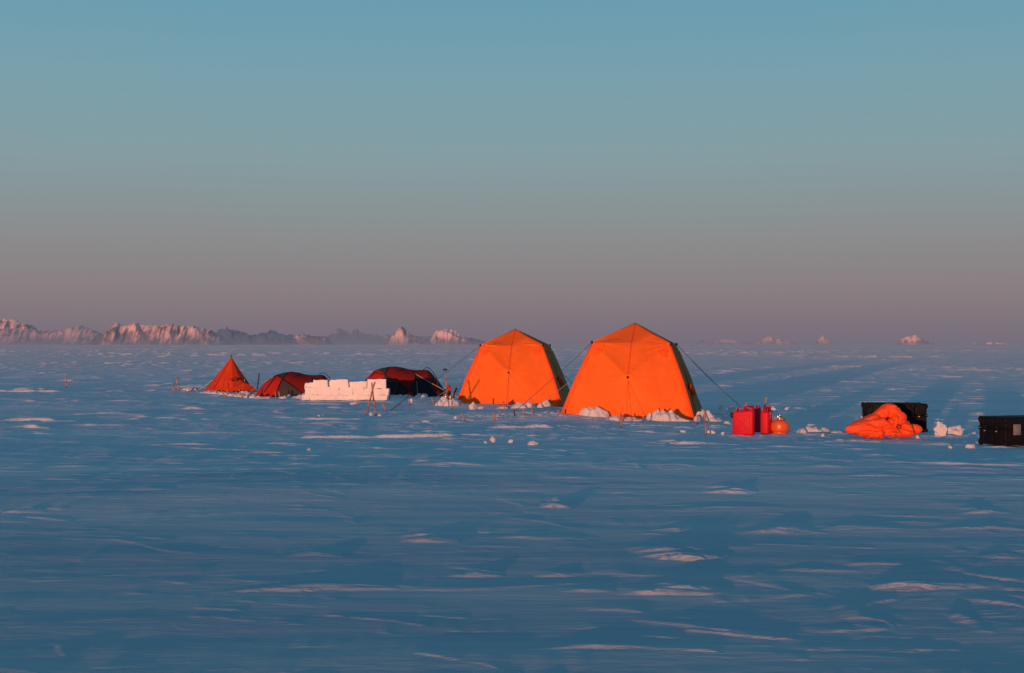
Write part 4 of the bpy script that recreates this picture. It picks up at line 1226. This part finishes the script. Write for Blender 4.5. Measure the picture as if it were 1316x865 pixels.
# ------------------------------------------------------------------ jerry cans
def jerry_can(px, py, rz, label, w=0.35, d=0.175, h=0.45, dD=0.0, cap_m='can', cap_side=1, labelled=False, tilt=0.0):
    P = hit(px, py); P = Vector((P.x * (P.y + dD) / P.y, P.y + dD, 0)); P.z = gz(P.x, P.y) - 0.012
    t = empty('fuel_can', P, rz, 0, tilt); tag(t, label, 'fuel can', 'red fuel cans')
    b = bmesh.new(); bmesh.ops.create_cube(b, size=1); bmesh.ops.scale(b, vec=(w, d, h), verts=b.verts)
    bmesh.ops.translate(b, vec=(0, 0, h / 2), verts=b.verts)
    # the cap-side shoulder slopes
    for v in b.verts:
        if v.co.z > h * 0.9 and v.co.x * cap_side < 0:
            v.co.z -= 0.035; v.co.x += cap_side * 0.012
    bmesh.ops.bevel(b, geom=list(b.edges), offset=0.042, segments=5, profile=0.5, affect='EDGES')
    MB().bm(b).build('body', M['can'], t, angle=60)
    # raised ribs of the pressing: frame and cross
    for sy in (-1, 1):
        mb = MB(); y = sy * (d / 2)
        mb.tube([(-w * .34, y, h * .14), (w * .34, y, h * .14), (w * .34, y, h * .80), (-w * .34, y, h * .74), (-w * .34, y, h * .14)], 0.0035, 6)
        mb.tube([(-w * .30, y, h * .18), (w * .30, y, h * .74)], 0.0035, 6)
        mb.tube([(w * .30, y, h * .18), (-w * .30, y, h * .70)], 0.0035, 6)
        mb.build('embossing', M['can'], t)
    # three carrying bars
    mb = MB()
    for yy in (-0.045, 0, 0.045):
        mb.tube([(-w * .30 * cap_side, yy * d / .17, h - 0.04), (-w * .27 * cap_side, yy * d / .17, h + 0.028), (w * .10 * cap_side, yy * d / .17, h + 0.036), (w * .14 * cap_side, yy * d / .17, h - 0.01)], 0.011, 8)
    mb.build('handle', M['can'], t)
    cz = h + 0.005
    o = MB().lathe([(0.030, -0.03), (0.034, 0.01), (0.046, 0.012), (0.047, 0.045), (0.040, 0.052), (0.012, 0.056)], 24).build('cap', M[cap_m], t, angle=40)
    o.location = (w * .33 * cap_side, 0, cz - 0.012); o.rotation_euler = (0, R(38) * cap_side, 0)
    if labelled:
        for (xx, zz, ww, hh) in ((0, h - 0.075, 0.10, 0.035), (0, h - 0.125, 0.06, 0.02), (-0.02, h - 0.165, 0.07, 0.014)):
            MB().box((xx, -d / 2 - 0.002, zz), (ww, 0.004, hh), 0.001, seg=1).build('label', M['canlabel'], t, smooth=False)
    return t


FC = jerry_can(955.5, 558.3, R(-23), 'front red fuel can seen broadside beside the right orange tent', w=0.385, d=0.18, h=0.455, cap_side=1)
jerry_can(964.5, 556, R(-23), 'red fuel can mostly hidden behind the broadside one, wedged next to the narrow can', w=0.385, d=0.18, h=0.455, dD=0.33, cap_m='can', cap_side=1)
jerry_can(985, 558.3, R(64), 'narrow standing red fuel can with pale label, next to the gas cylinder', w=0.31, d=0.155, h=0.46, dD=0.1, labelled=True, cap_side=1)


MB().tube([(-0.20, 0.02, 0.30), (-0.225, 0.02, 0.35), (-0.215, 0.02, 0.40)], [0.022, 0.030, 0.024], 10).build('pouring_spout', M['black'], FC)


def gas_cylinder():
    P = hit(1002, 557.5); P.z -= 0.01; s = P.y / F
    t = empty('gas_cylinder', P, R(20)); tag(t, 'squat round orange gas cylinder with brass valve beside the red cans', 'gas cylinder')
    r = 12.4 * s
    prof = [(r * .55, 0.035), (r * .80, 0.045), (r * .96, 0.075), (r, 0.11)]
    for i in range(9):
        a = i / 8 * math.pi / 2
        prof.append((max(0.03, r * math.cos(a) ** 0.8), 0.165 + 0.105 * math.sin(a)))
    MB().lathe(prof, 48).build('body', M['cyl'], t, angle=50)
    MB().lathe([(r * .70, 0.0), (r * .72, 0.0), (r * .74, 0.05), (r * .70, 0.05)], 40).build('foot_ring', M['cyl'], t, angle=40)
    mb = MB()
    for a in (0.5, 2.6, 4.7):
        c, s_ = math.cos(a), math.sin(a)
        mb.tube([(0.085 * c, 0.085 * s_, 0.25), (0.090 * c, 0.090 * s_, 0.29), (0.075 * math.cos(a + .5), 0.075 * math.sin(a + .5), 0.305)], 0.011, 8)
    mb.build('collar', M['cyl'], t)
    v = MB().lathe([(0.024, 0.262), (0.024, 0.285), (0.017, 0.29), (0.017, 0.33), (0.022, 0.332), (0.022, 0.352), (0.01, 0.356)], 20).build('valve', M['brass'], t, angle=40)
    MB().tube([(0.0, 0, 0.315), (-0.045, -0.01, 0.315)], [0.013, 0.016], 10).build('outlet', M['steel'], v)
    MB().lathe([(0.03, 0.335), (0.034, 0.34), (0.034, 0.365), (0.028, 0.37)], 12, (-0.045, -0.012, -0.03)).build('hand_wheel', M['steel'], v, angle=30)
    MB().tube([(0.02, 0.0, 0.325), (0.06, 0.0, 0.32), (0.095, 0.01, 0.285), (0.12, 0.02, 0.262)], 0.006, 6).build('hose', M['black'], v)


gas_cylinder()


# ------------------------------------------------------------------ orange sack
def sack():
    P = hit(1135, 563); s = P.y / F; P.z = gz(P.x, P.y)
    q = lambda u, v: ((1075 + u / 10.12 - 1135) * s, (563 - (510 + v / 10.12)) * s)
    blobs = []   # (x, y, z, rx, ry, rz)

    def cap(a, b, r0, r1, y0=0, y1=0, n=9, flat=1.0):
        for i in range(n):
            k = i / (n - 1); u = a[0] + (b[0] - a[0]) * k; v = a[1] + (b[1] - a[1]) * k
            x, z = q(u, v); r = (r0 + (r1 - r0) * k) / 10.12 * s
            blobs.append((x, y0 + (y1 - y0) * k, z, r * 1.15, r * 1.2, r * flat))
    cap((160, 430), (430, 420), 68, 105, 0.0, -0.05)      # low left body
    cap((250, 400), (560, 330), 75, 115, 0.10, 0.05)
    cap((430, 330), (700, 190), 85, 75, 0.16, 0.10)       # rising back
    cap((640, 200), (745, 140), 85, 52, 0.10, 0.08)       # peak
    cap((740, 150), (870, 290), 62, 60, 0.06, 0.02)       # right shoulder
    cap((560, 400), (740, 360), 120, 70, -0.03, -0.08)    # middle to the knot
    cap((660, 470), (950, 460), 62, 75, -0.14, -0.12)     # front right lobe
    cap((800, 380), (930, 430), 50, 85, -0.04, -0.05)
    cap((750, 290), (910, 370), 70, 58, 0.0, 0.02)
    cap((880, 390), (1080, 440), 60, 66, 0.14, 0.10)      # lobe behind, in shade
    cap((300, 480), (560, 490), 50, 55, -0.14, -0.16)
    # implicit blend sampled on a voxel grid, then turned into a closed quad skin
    h = 0.0135
    lo = np.array([-0.82, -0.55, -0.04]); hi = np.array([0.82, 0.50, 0.74])
    n = np.ceil((hi - lo) / h).astype(int)
    gx = lo[0] + np.arange(n[0]) * h; gy = lo[1] + np.arange(n[1]) * h; gz_ = lo[2] + np.arange(n[2]) * h
    XX, YY, ZZ = np.meshgrid(gx, gy, gz_, indexing='ij')
    fld = np.zeros(XX.shape)
    for (x, y, z, rx, ry, rz) in blobs:
        d2 = ((XX - x) / rx) ** 2 + ((YY - y) / ry) ** 2 + ((ZZ - z) / rz) ** 2
        fld += np.exp(-3.2 * np.minimum(d2, 6))
    kx, kz = q(755, 385)
    dk = np.sqrt(((XX - kx)) ** 2 + ((YY + 0.2)) ** 2 + ((ZZ - kz)) ** 2)
    fld -= 0.5 * np.exp(-(dk / 0.07) ** 2)                 # drawn-in mouth
    inside = fld > 0.30
    inside[[0, -1]] = False; inside[:, [0, -1]] = False; inside[:, :, [0, -1]] = False
    vid = {}; vs = []; fs = []

    def vert(i, j, k):
        key = (i, j, k)
        if key not in vid:
            vid[key] = len(vs); vs.append((lo[0] + (i - .5) * h, lo[1] + (j - .5) * h, lo[2] + (k - .5) * h))
        return vid[key]
    corners = {0: [(0, 0), (1, 0), (1, 1), (0, 1)]}
    for ax in range(3):
        sh = [0, 0, 0]; sh[ax] = 1
        a = inside; b = np.roll(inside, -1, axis=ax)
        for sgn, msk in ((1, a & ~b), (-1, ~a & b)):
            for (i, j, k) in np.argwhere(msk):
                p = [i, j, k]; p[ax] += 1
                o1, o2 = [d for d in range(3) if d != ax]
                loop = []
                for (u, w) in ((0, 0), (1, 0), (1, 1), (0, 1)):
                    c = list(p); c[o1] += u; c[o2] += w
                    loop.append(vert(*c))
                flip = (sgn < 0) != (ax == 1)
                fs.append(tuple(loop[::-1] if flip else loop))
    V = np.array(vs); nbr = [[] for _ in vs]
    for f in fs:
        for a, b in zip(f, f[1:] + f[:1]):
            nbr[a].append(b); nbr[b].append(a)
    mx = max(len(a) for a in nbr)
    I = np.array([a + [i] * (mx - len(a)) for i, a in enumerate(nbr)])
    for _ in range(10):
        V = 0.4 * V + 0.6 * V[I].mean(1)
    mb = MB(); mb.v = [tuple(p) for p in V]; mb.f = fs
    o = mb.build('body', M['sack'])
    me = o.data; me.update()
    nor = np.empty(len(V) * 3, np.float32); me.vertices.foreach_get('normal', nor); nor = nor.reshape(-1, 3)
    out = V.copy()
    cz = lambda a, b, dp, wd: (Vector(q(*a)), Vector(q(*b)), dp, wd)
    creases = [cz((740, 380), (600, 470), -0.045, 0.032), (cz((720, 350), (590, 250), -0.055, 0.040)), cz((650, 380), (430, 370), -0.040, 0.035),
               cz((600, 300), (480, 330), 0.030, 0.030), cz((740, 340), (690, 190), -0.030, 0.024), cz((790, 350), (900, 320), -0.030, 0.028),
               cz((800, 390), (960, 440), -0.040, 0.022), cz((770, 430), (850, 510), -0.040, 0.024), cz((740, 440), (700, 530), -0.030, 0.020),
               cz((800, 150), (700, 170), -0.030, 0.020), cz((420, 420), (150, 440), -0.022, 0.030), cz((560, 330), (250, 350), 0.022, 0.030),
               cz((980, 340), (1010, 520), -0.060, 0.030), cz((540, 400), (545, 530), 0.025, 0.022), cz((300, 470), (520, 480), -0.02, 0.02)]
    for i, p in enumerate(V):
        v = Vector(p); d = 0.0
        r = math.sqrt((v.x - kx) ** 2 + (v.z - kz) ** 2 + (v.y + 0.2) ** 2 * .5); a = math.atan2(v.z - kz, v.x - kx)
        d += 0.022 * math.exp(-(r / 0.22) ** 2) * math.sin(a * 9 + 2.5 * mn.noise(v * 5) + 1.0)
        # long sagging folds
        w = mn.noise(Vector((v.x * 1.6, v.y * 2, v.z * 2)) + Vector((3, 1, 7)))
        f1_ = mn.noise(Vector((v.x * 3 + v.z * 4, v.y * 4, v.z * 9 - v.x * 3 + w * 2)))
        d += 0.013 * (1 - 2.6 * abs(f1_))
        f2_ = mn.noise(Vector((v.x * 10 - v.z * 12, v.y * 9, v.z * 16 + v.x * 6 + w * 3)))
        d += 0.006 * (1 - 2.4 * abs(f2_))
        if v.y < 0.12:
            for (ea, eb, dp, wd) in creases:
                ab = eb - ea; tt = max(0.0, min(1.0, ((v.x - ea.x) * ab.x + (v.z - ea.y) * ab.y) / ab.length_squared))
                qx = ea.x + ab.x * tt - v.x; qz = ea.y + ab.y * tt - v.z
                ds = math.sqrt(qx * qx + qz * qz) + 0.012 * mn.noise(v * 9)
                d += dp * math.exp(-(ds / wd) ** 2) * (1 - 0.5 * tt)
        out[i] = p + nor[i] * d
    out[:, 2] = np.maximum(out[:, 2], -0.03)
    me.vertices.foreach_set('co', out.astype(np.float32).ravel()); me.update()
    t = empty('storage_sack', P); tag(t, 'big crumpled orange fabric sack with gathered mouth lying before the black cases', 'sack')
    o.parent = t
    # draw cord with toggle at the gathered mouth
    c = Vector((kx, -0.20, kz)); pts = [c + Vector((0.035 * math.cos(a), -0.055 - 0.01 * math.sin(a * 2), 0.026 * math.sin(a))) for a in np.linspace(0, 2 * math.pi, 17)]
    MB().tube(pts, 0.008, 6).build('draw_cord', M['black'], t)
    MB().tube([c + Vector((-0.01, -0.07, -0.02)), c + Vector((-0.02, -0.08, -0.065))], 0.012, 8).build('cord_toggle', M['caselabel'], t)


sack()


# ------------------------------------------------------------------ black hard cases
def hard_case(corner, rz, L, W, H, label, latches=((0.25,), (0.75,)), lab=None, cat='equipment case'):
    """corner: world point of the near bottom corner; local x runs along the right-hand face, -x side faces left"""
    t = empty('hard_case', corner, rz); tag(t, label, cat, 'black hard equipment cases')
    lid = H * 0.40
    MB().box((L / 2, W / 2, (H - lid) / 2 + 0.01), (L, W, H - lid - 0.02), 0.022, seg=3).build('base', M['case'], t, angle=50)
    MB().box((L / 2, W / 2, H - lid / 2), (L, W, lid - 0.012), 0.025, seg=3).build('lid', M['case'], t, angle=50)
    mb = MB()
    for z in (H - lid - 0.018, H - lid + 0.014):
        mb.box((L / 2, W / 2, z), (L + 0.03, W + 0.03, 0.018), 0.005, seg=1)
    mb.build('rim', M['case'], t, angle=50)
    # stacking ribs, one piece each
    k = max(3, int(L / 0.16)); kw = max(2, int(W / 0.16))
    for i in range(k):
        x = L * (i + 0.5) / k
        for z, hh in ((0.17 * H + 0.02, 0.30 * H), (H - lid * 0.48, lid * 0.6)):
            MB().box((x, -0.002, z), (0.045, 0.016, hh), 0.006, seg=1).build('rib', M['case'], t, angle=50)
    for i in range(kw):
        y = W * (i + 0.5) / kw
        for z, hh in ((0.17 * H + 0.02, 0.30 * H), (H - lid * 0.48, lid * 0.6)):
            MB().box((-0.002, y, z), (0.016, 0.045, hh), 0.006, seg=1).build('rib', M['case'], t, angle=50)
    # rounded corner bumpers
    for (x, y) in ((0, 0), (L, 0), (0, W), (L, W)):
        for z in (0.05, H - 0.055):
            b = bmesh.new(); bmesh.ops.create_uvsphere(b, u_segments=14, v_segments=10, radius=1)
            bmesh.ops.scale(b, vec=(0.045, 0.045, 0.055), verts=b.verts)
            MB().bm(b, Matrix.Translation((x + (0.022 if x == 0 else -0.022), y + (0.022 if y == 0 else -0.022), z))).build('corner_bumper', M['case'], t)
    for (fx, fy) in latches:
        if fy is None:
            lo = MB().box((L * fx, -0.018, H - lid), (0.055, 0.028, 0.10), 0.008).build('latch', M['case'], t, angle=50)
            MB().box((L * fx, -0.036, H - lid - 0.02), (0.03, 0.008, 0.012), 0.002, seg=1).build('pin', M['steel'], lo)
        else:
            lo = MB().box((-0.018, W * fy, H - lid), (0.028, 0.055, 0.10), 0.008).build('latch', M['case'], t, angle=50)
            MB().box((-0.036, W * fy, H - lid - 0.045), (0.008, 0.035, 0.018), 0.003, seg=1).build('pin', M['steel'], lo)
    if lab:
        MB().box((lab[0], -0.012, lab[1]), (lab[2], 0.008, lab[3]), 0.002, seg=1).build('label', M['caselabel'], t)
    # side handle
    MB().tube([(-0.01, W * 0.38, H * 0.40), (-0.05, W * 0.42, H * 0.38), (-0.05, W * 0.58, H * 0.38), (-0.01, W * 0.62, H * 0.40)], 0.012, 8).build('handle', M['case'], t)
    return t


# right-hand case: near corner low at px 1292
Pc = hit(1292, 573.5); Pc.z -= 0.015
hard_case(Pc, R(22), 0.95, 0.62, 0.47, 'rightmost black equipment case cut off by the photo edge, label on its side', ((None, 0.28), (None, 0.72), (0.52, None), (0.85, None)), (0.22, 0.27, 0.15, 0.17))
# pair behind the sack
Pa = hit(1172, 560); 
t_a = at(1117, 556, 26.2); za = gz(t_a.x, t_a.y)
hard_case(Vector((t_a.x, 26.35, za - 0.02)), R(-4), 0.86, 0.55, 0.575, 'long black equipment case standing behind the orange sack', ((0.2, None), (0.8, None), (None, 0.5)))
t_b = at(1172.5, 556, 26.5); zb_ = gz(t_b.x, t_b.y)
hard_case(Vector((t_b.x, 26.62, zb_ - 0.02)), R(-4), 0.30, 0.62, 0.56, 'upright black equipment case at the right end behind the orange sack', ((0.5, None), (None, 0.5)))

# ------------------------------------------------------------------ light, sky, camera
sl = bpy.data.lights.new('sun', 'SUN'); sl.energy = 3.8; sl.angle = R(0.5); sl.color = (1.0, 0.385, 0.19)
so = bpy.data.objects.new('sun', sl); C.objects.link(so)
so.rotation_euler = (-SUNV).to_track_quat('-Z', 'Y').to_euler()

w = bpy.data.worlds.new("World"); sc.world = w; w.use_nodes = True
nt = w.node_tree; L = nt.links; bg = nt.nodes['Background']
sky = N(nt, 'ShaderNodeTexSky', sky_type='NISHITA'); sky.sun_disc = False
sky.sun_elevation = SUN_EL; sky.sun_rotation = R(180) + SUN_AZ
sky.air_density = 1.0; sky.dust_density = 1.2; sky.ozone_density = 3.0
tc = N(nt, 'ShaderNodeTexCoord'); sp_ = N(nt, 'ShaderNodeSeparateXYZ'); L.new(tc.outputs['Generated'], sp_.inputs[0])
# earth shadow, belt of Venus and the blue above, by elevation
cr = ramp(nt, [(0.0, (0.180, 0.158, 0.200)), (0.009, (0.193, 0.164, 0.202)), (0.022, (0.225, 0.185, 0.207)), (0.038, (0.250, 0.210, 0.220)), (0.076, (0.258, 0.264, 0.270)),
               (0.13, (0.232, 0.335, 0.362)), (0.182, (0.190, 0.350, 0.413)), (0.236, (0.144, 0.333, 0.436)), (0.38, (0.048, 0.200, 0.295)), (0.6, (0.014, 0.108, 0.195)), (1.0, (0.006, 0.066, 0.140))])
L.new(sp_.outputs[2], cr.inputs[0])
ad = N(nt, 'ShaderNodeMix', data_type='RGBA', blend_type='ADD'); ad.inputs[0].default_value = 0.15
L.new(cr.outputs[0], ad.inputs[6])
sm = N(nt, 'ShaderNodeMix', data_type='RGBA', blend_type='MULTIPLY'); sm.inputs[0].default_value = 1.0
L.new(sky.outputs[0], sm.inputs[6]); sm.inputs[7].default_value = (0.25, 0.25, 0.25, 1)
L.new(sm.outputs[2], ad.inputs[7])
# strength 0.1 on the background; the ramp is scaled up by the same factor
sc10 = N(nt, 'ShaderNodeMix', data_type='RGBA', blend_type='MULTIPLY'); sc10.inputs[0].default_value = 1.0
sc10.inputs[7].default_value = (10, 10, 10, 1); L.new(cr.outputs[0], sc10.inputs[6])
# towards the sun the lowest sky turns warm
ws = N(nt, 'ShaderNodeVectorMath', operation='DOT_PRODUCT'); L.new(tc.outputs['Generated'], ws.inputs[0]); ws.inputs[1].default_value = (SUNV.x, SUNV.y, -1.6)
wr_ = N(nt, 'ShaderNodeMapRange', interpolation_type='SMOOTHSTEP'); wr_.inputs[1].default_value = 0.0; wr_.inputs[2].default_value = 0.9
L.new(ws.outputs['Value'], wr_.inputs[0])
wm = N(nt, 'ShaderNodeMix', data_type='RGBA'); L.new(wr_.outputs[0], wm.inputs[0]); L.new(sc10.outputs[2], wm.inputs[6]); wm.inputs[7].default_value = (6.0, 2.9, 1.7, 1)
L.new(wm.outputs[2], ad.inputs[6]); L.new(ad.outputs[2], bg.inputs[0])
bg.inputs[1].default_value = 0.1

cd = bpy.data.cameras.new('camera'); co_ = bpy.data.objects.new('camera', cd); C.objects.link(co_); sc.camera = co_
cd.sensor_width = 36; cd.lens = 36 * F / 1316
cd.clip_start = 0.1; cd.clip_end = 120000
co_.location = (0, 0, EYE)
co_.rotation_euler = (R(90) + math.atan((HY - 432.5) / F), 0, 0)

sc.view_settings.view_transform = 'Standard'; sc.view_settings.look = 'None'; sc.view_settings.exposure = 0; sc.view_settings.gamma = 1
sc.render.engine = 'CYCLES'
sc.cycles.max_bounces = 6; sc.cycles.diffuse_bounces = 4
